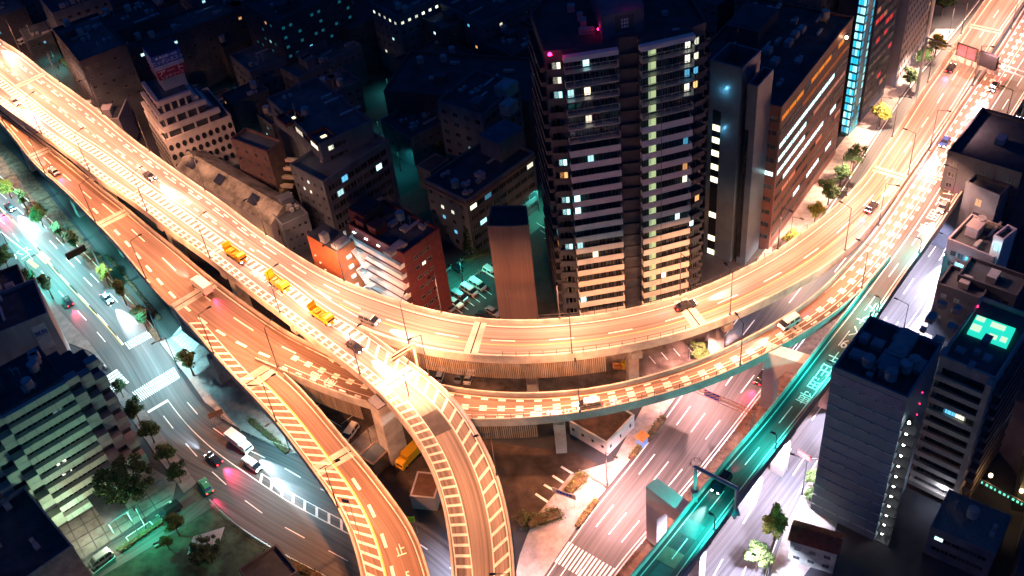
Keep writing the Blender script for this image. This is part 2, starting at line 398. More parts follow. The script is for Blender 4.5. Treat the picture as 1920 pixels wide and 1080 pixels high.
def pl(pts, wd=.18, dz=.05, mi=0):
    w = [P(a, b, 0) for a, b in pts]
    for p, q in zip(w, w[1:]):
        d = (q - p).normalized(); e = Vector((-d.y, d.x, 0)) * wd / 2; z = Vector((0, 0, dz))
        mb.quad(p - e + z, p + e + z, q + e + z, q - e + z, mi)
pl([(0,434),(55,477),(41,486)], .3)
for a, b in (((54,486),(72,500)), ((51,489),(68,503)), ((74,475),(92,491)), ((70,478),(87,494)), ((77,472),(94,487))): pl([a, b], .45, .05, 1)
pl([(236,1008),(281,978),(292,990),(247,1021),(236,1008)]); pl([(168,1068),(206,1032),(216,1044),(176,1076),(168,1068)]); pl([(292,968),(315,950)]); pl([(312,930),(324,948)], .5)
pl([(1052,875),(1080,892)], .5); pl([(1036,892),(1064,910)], .5); pl([(1020,909),(1048,925)], .5); pl([(1004,926),(1034,946)], .5)
for i in range(7): pl([(1006 + i*7, 418 + i*14), (1030 + i*7, 433 + i*14)], .15)
for i in range(9): pl([(906 - i*11, 541 + i*7), (922 - i*11, 553 + i*7)], .15)
pl([(540,742),(640,800)], .15); pl([(590,765),(630,735)], .15); pl([(640,795),(668,775)], .15)
for (x0, y0) in ((1217,668),(1240,661),(1263,654),(1286,647)): pl([(x0, y0), (x0 + 12, y0 + 14)], .18)
struct(mb, 'road_markings', [PAINT, PAINT_Y])
def painted_text(txt, pos, up, size, m, stretch=1.0, name='painted_word', z=.05, parent=None):
    """lettering as a thin flat mesh; up = direction of the top of the letters"""
    cu = bpy.data.curves.new(name, 'FONT'); cu.body = txt; cu.size = size; cu.align_x = 'CENTER'; cu.align_y = 'CENTER'; cu.offset = .01
    t = bpy.data.objects.new(name, cu); COL.objects.link(t)
    bpy.context.view_layer.update(); me = bpy.data.meshes.new_from_object(t.evaluated_get(bpy.context.evaluated_depsgraph_get())); bpy.data.objects.remove(t)
    up = Vector(up).normalized(); x = up.cross(Vector((0, 0, 1))).normalized(); nrm = x.cross(up)
    M = Matrix((x, up * stretch, nrm)).transposed().to_4x4(); M.translation = Vector(pos) + nrm * z
    me.transform(M); me.materials.clear(); me.materials.append(m)
    o = bpy.data.objects.new(name, me); COL.objects.link(o)
    if parent is not None:
        o.parent = parent; me.transform(Matrix.Translation(-worldpos(parent)))
    return o
for t_, (px, py), u0, u1, sz in (('バス', (42,474), (30,480), (54,466), 2.6), ('止', (304,939), (296,944), (312,934), 3.0)):
    d = P(*u1) - P(*u0); o = painted_text(t_, P(px, py), Vector((-d.y, d.x, 0)), sz, PAINT, 1.3); tag(o, kind='structure'); o.name = 'road_lettering'

# ================================================================ VIADUCTS
lerp = lambda a, b, t: a + (b - a) * max(0, min(1, t))
zA = lambda x: lerp(18, 16.5, (x - 1400) / 240)
zE = lambda x: lerp(13, 12, (x - 450) / 150) if x < 900 else lerp(12, 16.5, (x - 900) / 700)
BND = [(0,143),(44,178),(139,250),(192,283),(278,347),(361,405),(425,452),(480,488),(547,532),(597,574),(624,590),(674,619)]
A = Road([(0,79),(50,111),(83,139),(167,199),(250,267),(361,347),(425,391),(480,434),(536,472),(599,511),(661,541),(708,558),(769,578),(811,590),(869,601),(936,608),(1013,608),(1070,603),(1127,597),(1196,584),(1288,558),(1360,528),(1440,487),(1496,450),(1565,396),(1618,343),(1650,297),(1690,239),(1732,172),(1770,119),(1798,76),(1848,5)],
         BND + [(716,637),(758,648),(813,661),(877,670),(960,674),(1043,671),(1071,668),(1154,656),(1238,640),(1304,621),(1370,596),(1440,563),(1496,534),(1551,500),(1596,467),(1634,421),(1676,367),(1718,308),(1737,280),(1773,230),(1823,150),(1857,92),(1920,0)], zA, 45, 60)
B = Road(BND + [(697,632),(716,648),(758,679),(799,706),(841,742),(877,786),(893,816),(918,863),(937,913),(950,969),(959,1024),(962,1085)],
         [(0,196),(60,240),(122,284),(181,334),(231,366),(281,402),(333,444),(394,486),(480,555),(536,596),(591,640),(647,682),(702,723),(730,754),(758,787),(782,818),(810,869),(828,919),(840,972),(850,1030),(853,1085)], 18, 45, 40)
INN = [(319,574),(350,600),(400,635),(450,665),(505,684)]
E_ = Road([(0,206),(97,283),(139,316),(189,358),(236,394),(278,430),(333,474),(389,522),(456,572),(522,618),(558,640),(605,661),(660,688),(730,708),(810,722),(833,732),(897,740),(960,745),(1043,743),(1127,734),(1210,715),(1293,690),(1360,662),(1440,621),(1490,590),(1523,566),(1551,541),(1596,493),(1634,449),(1671,397),(1698,356),(1742,292),(1792,214),(1840,145),(1867,107),(1920,22)],
         [(0,226),(31,283-20),(67,311),(125,361),(181,419),(211,447),(250,494),(294,547)] + INN + [(555,707),(613,732),(647,745),(691,757),(760,778),(820,788),(883,791),(960,790),(1043,784),(1127,771),(1210,752),(1293,729),(1360,703),(1427,671),(1465,650),(1523,619),(1579,581),(1621,540),(1645,513),(1690,452),(1732,391),(1765,338),(1795,292),(1852,205),(1920,100)], zE, 40, 60)
D = Road(INN + [(536,707),(591,765),(647,833),(691,883),(730,936),(761,974),(786,1024),(803,1085)],
         [(321,576),(356,609),(411,676),(450,718),(480,748),(519,790),(552,832),(572,863),(602,899),(630,938),(652,980),(672,1030),(683,1085)], 13, 0, 40)
G = Road([(1150,1130),(1191,1080),(1238,1024),(1335,902),(1440,779),(1496,707),(1551,635),(1596,579),(1645,513),(1690,452),(1732,391),(1765,338),(1795,292),(1852,205),(1920,100)],
         [(1243,1130),(1278,1080),(1318,1024),(1377,945),(1440,861),(1465,829),(1532,745),(1576,684),(1640,597),(1671,549),(1704,502),(1743,450),(1773,405),(1804,358),(1829,325),(1853,290),(1890,231),(1950,135)], 16.5, 30, 40)

RAIL = mat('orange_lit_rail', (.35, .30, .24), .6)
def viaduct(name, label, road, surf, L=None, Rr=None, joints=(), piers=(), mk=None, zoff=0, o0=0, o1=0, post=None, girder=3.0, gr=(1, 1), paint2=False):
    """L, Rr: list of (s0, s1) spans with a parapet on that side"""
    root = thing(name, label, 'viaduct', road.pt(road.len / 2, .5)); root.location.z = 0
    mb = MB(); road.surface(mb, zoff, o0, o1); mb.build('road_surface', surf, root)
    full = [(0, road.len)]
    L = full if L is None else L; Rr = full if Rr is None else Rr
    for side, spans in ((0, L), (1, Rr)):
        for (a, b) in spans:
            mb = MB(); q = -1 if side == 0 else 1
            road.extrude(mb, [(side, 0, -.35), (side, 0, .95), (side, q*.06, 1.05), (side, q*.34, 1.05), (side, q*.4, .95), (side, q*.4, -1.1), (side, q*.15, -1.15), (side, q*.1, -.35)], a, b)
            mb.build('parapet', CONC, root)
    if girder:
        mb = MB(); e0 = -.25 if gr[0] else .3; e1 = .25 if gr[1] else -.3
        road.extrude(mb, [(0, e0, -.05 + zoff), (1, e1, -.05 + zoff), (1, e1, -.6), (1, -1.2, -.9), (1, -1.6, -girder), (0, 1.6, -girder), (0, 1.2, -.9), (0, e0, -.6)])
        mb.build('girder', CONC_D, root)
    if mk:
        mb = MB(); mk(road, mb); mb.build('lane_markings', [PAINT, PAINT_Y], root)
    for (px, py, wd) in joints:
        t = road.near(px, py); mb = MB(); road.band(mb, t - wd, t - .15, 0, .05, 1, -.05, .03 + zoff); road.band(mb, t + .15, t + wd, 0, .05, 1, -.05, .03 + zoff)
        road.band(mb, t - .15, t + .15, 0, .05, 1, -.05, .027 + zoff, mi=1); mb.build('expansion_joint', [CONC, BLACK], root)
    if post:
        for (side, a, b) in post:
            mb = MB(); t = a; q = -1 if side == 0 else 1
            while t < b:
                c = road.pt(t, side, q*.2, 1.0); mb.tube(c, c + Vector((0, 0, 1.3)), .06, n=5); t += 2.5
            t = a
            while t < b - 2.5:
                for h_ in (1.5, 2.25): mb.tube(road.pt(t, side, q*.2, h_), road.pt(t + 2.5, side, q*.2, h_), .035, n=4, caps=False)
                t += 2.5
            mb.build('railing', STEEL_D, root)
    for t in piers:
        c = road.pt(t, .5); d = road.dir(t); lat = Vector((-d.y, d.x, 0)).normalized(); d = Vector((d.x, d.y, 0)).normalized()
        w_ = (road.pt(t, 0) - road.pt(t, 1)).length; mb = MB(); zt = c.z - girder
        mb.box(c - lat * (w_/2 - .6) - d * 1.1 - Vector((0, 0, c.z - zt + 1.6)), lat * (w_ - 1.2), d * 2.2, (0, 0, 1.6))
        b0 = Vector((c.x, c.y, 0)); mb.box(b0 - lat * 1.3 - d * 1.1, lat * 2.6, d * 2.2, (0, 0, zt - 1.6)); mb.build('pier', CONC, root)
    return root
gA = A.near(680, 622); gB = B.near(674, 650)
def mkA(r, mb):
    t = r.near(640, 560)
    r.dashes(mb, 0, t, 5, 6, .33, 0, .3); r.dashes(mb, 0, t, 5, 6, .62, 0, .3); r.dashes(mb, 1, t - 30, 2, 2, .62, .7, .35); r.dashes(mb, 1, t - 30, 2, 2, .33, -.7, .35)
    r.band(mb, 0, r.len, 0, .75, 0, .95); r.band(mb, 0, gA, 1, -.75, 1, -.5); r.band(mb, gA, r.len, 1, -1.0, 1, -.8)
    r.dashes(mb, t, r.len, 5, 7, .5, 0, .25); s2 = r.near(1640, 330)
    r.band(mb, t, s2, .5, 1.1, .5, 1.22, .02, 1); r.band(mb, gA - 30, gA, 1, -2.6, 1, -2.4)
def mkB(r, mb):
    r.hatch(mb, 0, gB, 0, .25, 0, 2.6, 2.0, 1.0, 0.0)
    r.hatch(mb, gB, r.len, 0, .35, 0, 3.1, 3.0, .7, 2.2)
    h0 = r.near(755, 770)
    r.hatch(mb, 0, h0, 1, -.25, 1, -2.2, 2.2, .75, -.0); r.band(mb, 0, h0, 1, -1.2, 1, -1.05, .028)
    r.hatch(mb, h0, r.len, 1, -.3, 1, -3.0, 2.2, .6, .5)
def mkE(r, mb):
    c0 = r.near(180, 390); c1 = r.near(470, 630); e0 = r.near(545, 660)
    r.dashes(mb, 0, c0, 5, 7, .5, 0, .3); r.dashes(mb, c0, c1 + 10, 3, 3.4, 1, -2.0, .6); r.dashes(mb, c0, e0, 7, 9, .36, 0, .3)
    r.band(mb, 0, r.len, 0, .5, 0, .68); r.band(mb, 0, c0, 1, -.8, 1, -.6); r.band(mb, e0, r.near(1640, 480), 1, -.5, 1, -.32)
    end = r.len
    for o in (-.42, .42): r.dashes(mb, e0, end, 1.5, 2.2, .5, o, .5, .022)
    r.band(mb, e0, end, .5, -.08, .5, .08, .018)
    r.dashes(mb, e0, end, 1.5, 2.2, 0, 1.05, .5, .022); r.dashes(mb, e0, end, 1.5, 2.2, 1, -1.0, .5, .022); r.band(mb, e0, end, 1, -1.75, 1, -1.6)
def mkD(r, mb):
    r.hatch(mb, 8, r.near(480, 715), 1, -.4, 1, -2.6, 2.6, .8, 2.0); s0 = r.near(480, 715)
    r.hatch(mb, s0, r.len, 1, -.5, 1, -3.5, 2.5, .75, 3.0); r.band(mb, s0, r.len, 1, -3.9, 1, -3.6, .03, 1)
    r.dashes(mb, r.near(665, 900), r.len, 3.2, 4, 1, -5.0, .6); r.band(mb, s0, r.len, 0, .45, 0, .65)
def mkG(r, mb):
    r.band(mb, 0, r.len, 0, .6, 0, .8); r.band(mb, 0, r.len, 1, -.8, 1, -.6); s1 = r.near(1600, 630)
    r.dashes(mb, 4, r.len, 5, 7, .5, 0, .2)
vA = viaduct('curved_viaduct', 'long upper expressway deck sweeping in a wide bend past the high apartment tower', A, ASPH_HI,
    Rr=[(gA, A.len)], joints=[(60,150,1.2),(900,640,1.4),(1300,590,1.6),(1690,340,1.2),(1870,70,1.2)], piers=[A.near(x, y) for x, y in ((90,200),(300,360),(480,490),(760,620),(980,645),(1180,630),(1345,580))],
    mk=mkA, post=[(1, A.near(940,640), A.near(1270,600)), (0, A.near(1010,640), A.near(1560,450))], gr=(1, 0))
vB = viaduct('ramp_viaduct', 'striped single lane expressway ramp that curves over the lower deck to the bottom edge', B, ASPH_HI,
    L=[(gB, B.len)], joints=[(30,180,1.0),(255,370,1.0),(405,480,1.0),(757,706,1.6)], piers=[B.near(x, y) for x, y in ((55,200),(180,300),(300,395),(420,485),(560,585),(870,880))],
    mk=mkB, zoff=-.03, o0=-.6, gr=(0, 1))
sD = E_.near(300, 540); gE = E_.near(510, 660); mG = E_.near(1640, 480)
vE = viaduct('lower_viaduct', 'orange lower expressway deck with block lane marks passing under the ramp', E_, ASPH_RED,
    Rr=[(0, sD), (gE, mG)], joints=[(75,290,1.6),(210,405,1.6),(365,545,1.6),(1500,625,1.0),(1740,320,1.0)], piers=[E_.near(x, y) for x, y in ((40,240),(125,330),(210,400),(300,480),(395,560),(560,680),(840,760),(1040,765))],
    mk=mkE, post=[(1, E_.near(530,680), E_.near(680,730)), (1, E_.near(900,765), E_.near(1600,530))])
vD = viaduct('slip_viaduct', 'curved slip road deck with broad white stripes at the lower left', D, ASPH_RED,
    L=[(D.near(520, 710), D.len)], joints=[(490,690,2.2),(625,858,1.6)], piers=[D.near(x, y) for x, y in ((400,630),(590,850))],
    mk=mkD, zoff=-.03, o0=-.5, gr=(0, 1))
mGs = G.near(1645, 540)
vG = viaduct('straight_viaduct', 'straight green lit viaduct running beside the boulevard under a portal frame', G, ASPH_GREEN,
    L=[(0, mGs)], joints=[(1835,235,1.2)], piers=[G.near(x, y) for x, y in ((1225,1085),(1310,975),(1470,770),(1560,660))], mk=mkG, zoff=.0)
# resurfaced patches on the straight deck and on the ramp
PATCH = [mat('tan_patch', (.22, .19, .13), .8, var=.2), mat('grey_patch', (.06, .06, .065), .8, var=.2), mat('teal_patch', (.07, .13, .13), .8, var=.2)]
for i in range(12):
    t = 8 + i * 3.4; mb = MB(); G.band(mb, t, t + 3.2, .14 if i % 2 else .3, 0, .72, 0, .012); mb.build('surface_patch', PATCH[i % 3], vG)
t = B.near(790, 740); mb = MB(); B.band(mb, t + 4, t + 10, 0, 3.4, 1, -3.1, .0); mb.build('surface_patch', PATCH[1], vB)
# corrugated skirts hung below the decks
def skirt(root, road, side, a, b, z0, z1):
    mb = MB(); q = -1 if side == 0 else 1
    t = a
    while t < b:
        o = q * .15; e = min(t + 3.6, b)
        p, r_ = road.pt(t, side, o, -z0), road.pt(e, side, o, -z0); n = int((e - t) / .4) + 1
        for i in range(n):
            u = p.lerp(r_, i / n); v = p.lerp(r_, (i + .55) / n); mb.box(u, v - u, Vector((u.y - v.y, v.x - u.x, 0)).normalized() * -.12 * q, (0, 0, z0 - z1))
        mb.box(p, r_ - p, Vector((0, 0, .15)), Vector((0, 0, 0.01)) + (p - r_).cross(Vector((0, 0, 1))).normalized() * .1)
        t = e
    mb.build('corrugated_skirt', GRILLE, root)
skirt(vA, A, 1, A.near(700, 600), A.near(1125, 640), 1.2, 5.6)
skirt(vE, E_, 1, E_.near(530, 680), E_.near(695, 735), 1.2, 5.5)
skirt(vE, E_, 1, E_.near(875, 760), E_.near(1005, 765), 1.2, 5.0)
# lettering painted on the decks
def road_text(road, root, s0, chars, gap, size, w_, flip, stretch=1.6, m=PAINT):
    for i, c in enumerate(chars):
        t = s0 + i * gap; d = road.dir(t) * (-1 if flip else 1)
        painted_text(c, road.pt(t, w_), (d.x, d.y, 0), size, m, stretch, 'painted_character', .035, root)
road_text(G, vG, G.near(1505, 740), '専用出千9くナト', 4.2, 2.7, .66, True, 1.35)
road_text(G, vG, G.near(1745, 437), '専用出千9くナト', 5.2, 3.0, .55, True, 1.45)
road_text(E_, vE, E_.near(600, 700), '銀座', 4, 2.0, .75, True, 1.5); road_text(E_, vE, E_.near(1010, 765), '銀座方面速度', 3.2, 1.7, .8, True, 1.5)
road_text(B, vB, B.near(470, 520), '渋谷方面', 3.4, 1.8, .42, True, 1.5)
road_text(D, vD, D.near(760, 1030), '止50', 5.5, 1.9, .3, True, 1.5)
# T shaped portal piers that carry the straight deck
def portal(px_top, px_far, px_base, label, deck_px):
    root = thing('portal_pier', label, 'pier', P(*px_base)); root.location.z = 0
    b = P(*px_base); t = G.near(*deck_px); e = G.pt(t, .5); lat = (Vector((e.x, e.y, 0)) - Vector((b.x, b.y, 0))); Ln = lat.length; lat.normalize(); d = Vector((-lat.y, lat.x, 0))
    if d.y < 0: d = -d
    zt = 16.3
    mb = MB()                      # leg that widens into the crossbeam
    for z0, z1, wa, wb in ((0, 9, 2.6, 2.6), (9, 12.6, 2.6, 4.6)):
        o = b; pts0 = [o, o + lat * wa, o + lat * wa + d * 2.8, o + d * 2.8]; pts1 = [o, o + lat * wb, o + lat * wb + d * 2.8, o + d * 2.8]
        k = len(mb.v); mb.v += [(p.x, p.y, z0) for p in pts0] + [(p.x, p.y, z1) for p in pts1]
        for i in range(4):
            j = (i + 1) % 4; mb.f.append((k + i, k + j, k + 4 + j, k + 4 + i)); mb.mi.append(0)
    mb.build('leg', mat('pale_concrete', (.74, .70, .67), .8, var=.12, scale=.2), root)
    mb = MB(); mb.box((b.x, b.y, 12.6), lat * (Ln - 1.0), d * 2.8, (0, 0, zt - 12.6)); mb.build('crossbeam', MATS['pale_concrete'], root)
    return root
portal(None, None, (1212, 1012), 'pale portal pier whose crossbeam meets the green lit deck beside the sign frame', (1300, 985))
portal(None, None, (1424, 762), 'pale flared portal pier standing where the lower deck passes over the boulevard', (1530, 690))
# tall square pillar between the ramp and the lower deck
root = thing('bridge_pillar', 'tall square concrete pillar holding the ramp above the lower deck', 'pillar', P(724, 838)); b = P(722, 838)
mb = MB(); d = B.dir(B.near(740, 740)); d = Vector((d.x, d.y, 0)).normalized(); lat = Vector((-d.y, d.x, 0)); o = P(716, 748, 17.4) ; o = Vector((o.x, o.y, 0))
mb.box(o - lat * 2.2 - d * 1.6, lat * 4.2, d * 3.4, (0, 0, 17.4)); mb.build('shaft', CONC, root)
mb = MB(); mb.box(o - lat * 2.35 - d * 1.75 + Vector((0, 0, 17.4)), lat * 4.5, d * 3.7, (0, 0, .3)); mb.build('cap', STEEL_D, root)
# ================================================================ STREET LAMPS (each with its own light; rows filled out with lamps added to brighten the roads)
HEADG = emit('lamp_lens_orange', (1, .75, .45), 25); HEADT = emit('lamp_lens_teal', (.5, 1, .8), 12); HEADW = emit('lamp_lens_white', (.85, 1, 1), 12)
ORANGE = (1, .36, .15); AMBER = (1, .42, .24); TEAL = (.02, .72, .62); WHITEB = (.36, .86, .95); PINK = (1, .46, .42); LAV = (.82, .74, 1); GREEN = (.03, 1, .58)
ORD = ['first','second','third','fourth','fifth','sixth','seventh','eighth','ninth','tenth','eleventh','twelfth','thirteenth','fourteenth','fifteenth','sixteenth','seventeenth','eighteenth','nineteenth','twentieth']
lens = {}
def street_lamp(base, toward, label, group, power, color, h=11.5, arm=2.2, head=HEADG, metal=STEEL_D, spread=140, tilt=-16):
    ang = math.atan2(toward.y, toward.x)
    key = (h, arm, head.name)
    if key not in lens:
        r = thing('street_lamp', label, 'street lamp', base, ang, group)
        m = MB(); m.tube((0, 0, 0), (0, 0, h), .13, .07, 8); m.cbox((0, 0, 0), .4, .4, .35); m.build('pole', metal, r, local=True)
        m = MB(); m.tube((0, 0, h - .1), (arm, 0, h + .35), .06, .05, 6); m.build('arm', metal, r, local=True)
        m = MB(); m.cbox((arm + .3, 0, h + .28), .95, .36, .16); hd = m.build('lamp_head', metal, r, local=True)
        m = MB(); m.quad((arm - .1, -.14, h + .27), (arm - .1, .14, h + .27), (arm + .7, .14, h + .27), (arm + .7, -.14, h + .27)); m.build('lamp_lens', head, hd, local=True)
        lens[key] = r
    else:
        src = lens[key]; r = src.copy(); COL.objects.link(r); r.location = base; r.rotation_euler = (0, 0, ang); tag(r, label, 'street lamp', group)
        for ch in src.children:
            if ch.type == 'LIGHT': continue
            c = ch.copy(); COL.objects.link(c); c.parent = r
            for gch in ch.children: q = gch.copy(); COL.objects.link(q); q.parent = c
    l = bpy.data.lights.new('lamp_light', 'SPOT'); l.energy = power; l.color = color; l.spot_size = R(spread); l.spot_blend = .45; l.shadow_soft_size = .3
    o = bpy.data.objects.new('lamp_light', l); COL.objects.link(o); o.parent = r; o.location = (arm + .4, 0, h + .1); o.rotation_euler = (0, R(tilt), 0)
    return r
def lamps_on(road, side, a, b, gap, where, group, power, color, **k):
    n = max(1, int((b - a) / gap)); 
    for i in range(n + 1):
        t = a + (b - a) * i / max(1, n); q = -1 if side == 0 else 1
        p = road.pt(t, side, q * .2, 1.0); c = road.pt(t, .5); d = (c - p); 
        street_lamp(p, d, f'{ORD[i]} {where}', group, power * random.uniform(.85, 1.2), color, **k)
PW = 1.75
lamps_on(A, 0, 22, A.len - 30, 27, 'tall street lamp from the left on the outer parapet of the curved upper deck', 'lamps on the outer parapet of the curved upper deck', 22000 * PW, AMBER)
lamps_on(A, 1, gA + 12, A.near(1700, 350), 30, 'thin street lamp from the left on the inner parapet of the curved deck', 'lamps on the inner parapet of the curved upper deck', 15000 * PW, ORANGE)
lamps_on(B, 1, 24, B.near(690, 700), 27, 'lamp from the left on the gap side of the striped ramp', 'lamps between the ramp and the orange deck', 15000 * PW, AMBER)
lamps_on(B, 0, gB + 18, B.len - 5, 24, 'street lamp down the outer side of the striped ramp', 'lamps down the outer side of the striped ramp', 15000 * PW, ORANGE)
lamps_on(E_, 1, 20, E_.near(290, 540), 29, 'lamp from the left on the tree side of the orange deck', 'lamps on the tree side of the lower deck', 19000 * PW, ORANGE)
lamps_on(D, 1, D.near(420, 660), D.len - 5, 25, 'street lamp down the striped side of the slip road deck', 'lamps on the slip road deck', 19000 * PW, ORANGE)
lamps_on(E_, 1, E_.near(545, 690), E_.near(1610, 550), 28, 'slim lamp from the left on the lower side of the block marked deck', 'lamps on the lower side of the block marked deck', 16000 * PW, ORANGE)
lamps_on(E_, 0, E_.near(1660, 430), E_.len - 30, 26, 'street lamp up the median between the two wide decks at the upper right', 'lamps in the upper right median', 17000 * PW, PINK)
lamps_on(G, 1, 6, G.near(1700, 480), 20, 'teal lit lamp up the parapet of the straight viaduct', 'teal lamps on the straight viaduct', 4600 * PW, TEAL, h=3.6, arm=.5, head=HEADT, spread=150, tilt=-34)
lamps_on(G, 1, G.near(1760, 400), G.len - 40, 28, 'street lamp up the outer edge of the wide merged deck', 'lamps on the outer edge of the merged deck', 15000 * PW, AMBER)
lamps_on(I, 0, 8, I.near(290, 640), 24, 'white lamp from the left on the tree side of the left street', 'white lamps on the left street', 15000 * PW, WHITEB, head=HEADW, h=10, arm=2.5)
lamps_on(I, 0, I.near(330, 700), I.near(520, 850), 26, 'white street lamp past the crossing beside the pale traffic island', 'white lamps past the crossing', 9000 * PW, WHITEB, head=HEADW, h=10, arm=2.5)
lamps_on(J, 1, 10, J.len - 60, 24, 'bright street lamp up the building side of the boulevard', 'lamps up the building side of the boulevard', 30000 * PW, LAV, head=HEADW, h=10, arm=2.5)
lamps_on(H, 0, 22, H.near(1300, 700), 24, 'tall street lamp on the broad lit pavement of the boulevard', 'lamps on the boulevard pavement', 36000 * PW, PINK, h=10, arm=2.0)
lamps_on(H, 0, H.near(1500, 460), H.near(1800, 50), 26, 'street lamp on the tree lined pavement below the brown office block', 'lamps on the tree lined pavement', 28000 * PW, (1, .62, .42), h=10, arm=2.0)
lamps_on(I, 1, I.near(30, 470), I.near(80, 545), 25, 'lamp with a green cast standing by the trees at the left edge', 'green cast lamps by the left street', 12000 * PW, TEAL, head=HEADT, h=8)
for (x, y, col, pw, lab) in ((274, 990, GREEN, 5500, 'bright green park lamp beside the leafy shrubs and parking bay'), (868, 530, (.05, 1, .75), 3500, 'white globe lamp by the car park fence behind the brick flats'),
        (1010, 395, (.1, 1, .7), 2600, 'lamp lighting the lane between the apartment tower and the grey flats'), (1800, 905, (.35, .8, 1), 1500, 'lamp in the narrow alley beside the balcony block'),
        (752, 320, (.05, .9, .8), 900, 'small lamp in the lane behind the dark terraced flats'), (30, 60, (.3, 1, .95), 14000, 'lamp over the forecourt at the far upper left corner'),
        (1750, 1010, (.2, .8, 1), 1200, 'alley lamp behind the striped office block'), (855, 1060, LAV, 9000, 'lamp under the ramp at the bottom edge'), (700, 845, AMBER, 900, 'work lamp at the foot of the square pillar'),
        (110, 130, (.1, .9, .7), 3000, 'lamp on the low street beyond the upper left deck')):
    street_lamp(P(x, y), Vector((.3, -1, 0)), lab,  'single lamps', pw * 1.5, col, h=7.0, arm=.6, head=HEADW, spread=160)
# ================================================================ BUILDINGS
W_GREY = mat('grey_wall', (.11, .135, .17), .85, var=.2, scale=.3, stretch=(1, 1, .3)); W_DARK = mat('dark_wall', (.06, .07, .09), .8, var=.25, scale=.2)
W_WHITE = mat('white_tiled_wall', (.52, .49, .46), .7, var=.12, scale=.3); W_BRICK = mat('red_brick_tile', (.11, .03, .035), .75, var=.2, scale=.8)
W_BROWN = mat('brown_granite', (.14, .07, .06), .5, var=.15, scale=.5, spec=.5); W_PALE = mat('pale_wall', (.28, .27, .30), .8, var=.1, scale=.4)
W_BEIGE = mat('beige_wall', (.42, .36, .30), .8, var=.2, scale=.3); W_NAVY = mat('blue_grey_metal_panel', (.14, .20, .26), .35, metal=.3, var=.15, scale=.3)
ROOF_D = mat('roof_membrane', (.045, .06, .075), .9, var=.35, scale=.25); ROOF_G = mat('grey_roof', (.09, .11, .12), .9, var=.3, scale=.2)
UNIT = mat('rooftop_unit_paint', (.3, .32, .33), .6, var=.2); BAND = mat('balcony_panel', (.80, .80, .72), .7, var=.1, scale=.3)
ROOFTILE = mat('red_roof_tile', (.28, .09, .05), .7, var=.3, scale=1.0)
FRAME = mat('window_frame', (.16, .17, .18), .5, metal=.3, var=.1)
CURTAIN = mat('curtained_glass', (.05, .07, .08), .25, var=.6, scale=2.0, spec=.8)
_wm = {}
def winmesh(w_, h_, m, frame=FRAME, mull=1):
    key = (round(w_, 2), round(h_, 2), m.name, mull)
    if key in _wm: return _wm[key]
    mb = MB(); t = .07; d = .06
    mb.quad((-w_/2, -.02, -h_/2), (w_/2, -.02, -h_/2), (w_/2, -.02, h_/2), (-w_/2, -.02, h_/2), 1)
    for (x0, z0, sx, sz) in ((-w_/2, -h_/2, w_, t), (-w_/2, h_/2 - t, w_, t), (-w_/2, -h_/2 + t, t, h_ - 2*t), (w_/2 - t, -h_/2 + t, t, h_ - 2*t)):
        mb.box((x0, -d - .02, z0), (sx, 0, 0), (0, d, 0), (0, 0, sz))
    for i in range(1, mull + 1):
        x = -w_/2 + w_ * i / (mull + 1); mb.box((x - .03, -d - .015, -h_/2 + t), (.06, 0, 0), (0, d - .01, 0), (0, 0, h_ - 2*t))
    o = mb.build('window', [frame, m], None, local=True); me = o.data; bpy.data.objects.remove(o); _wm[key] = me; return me
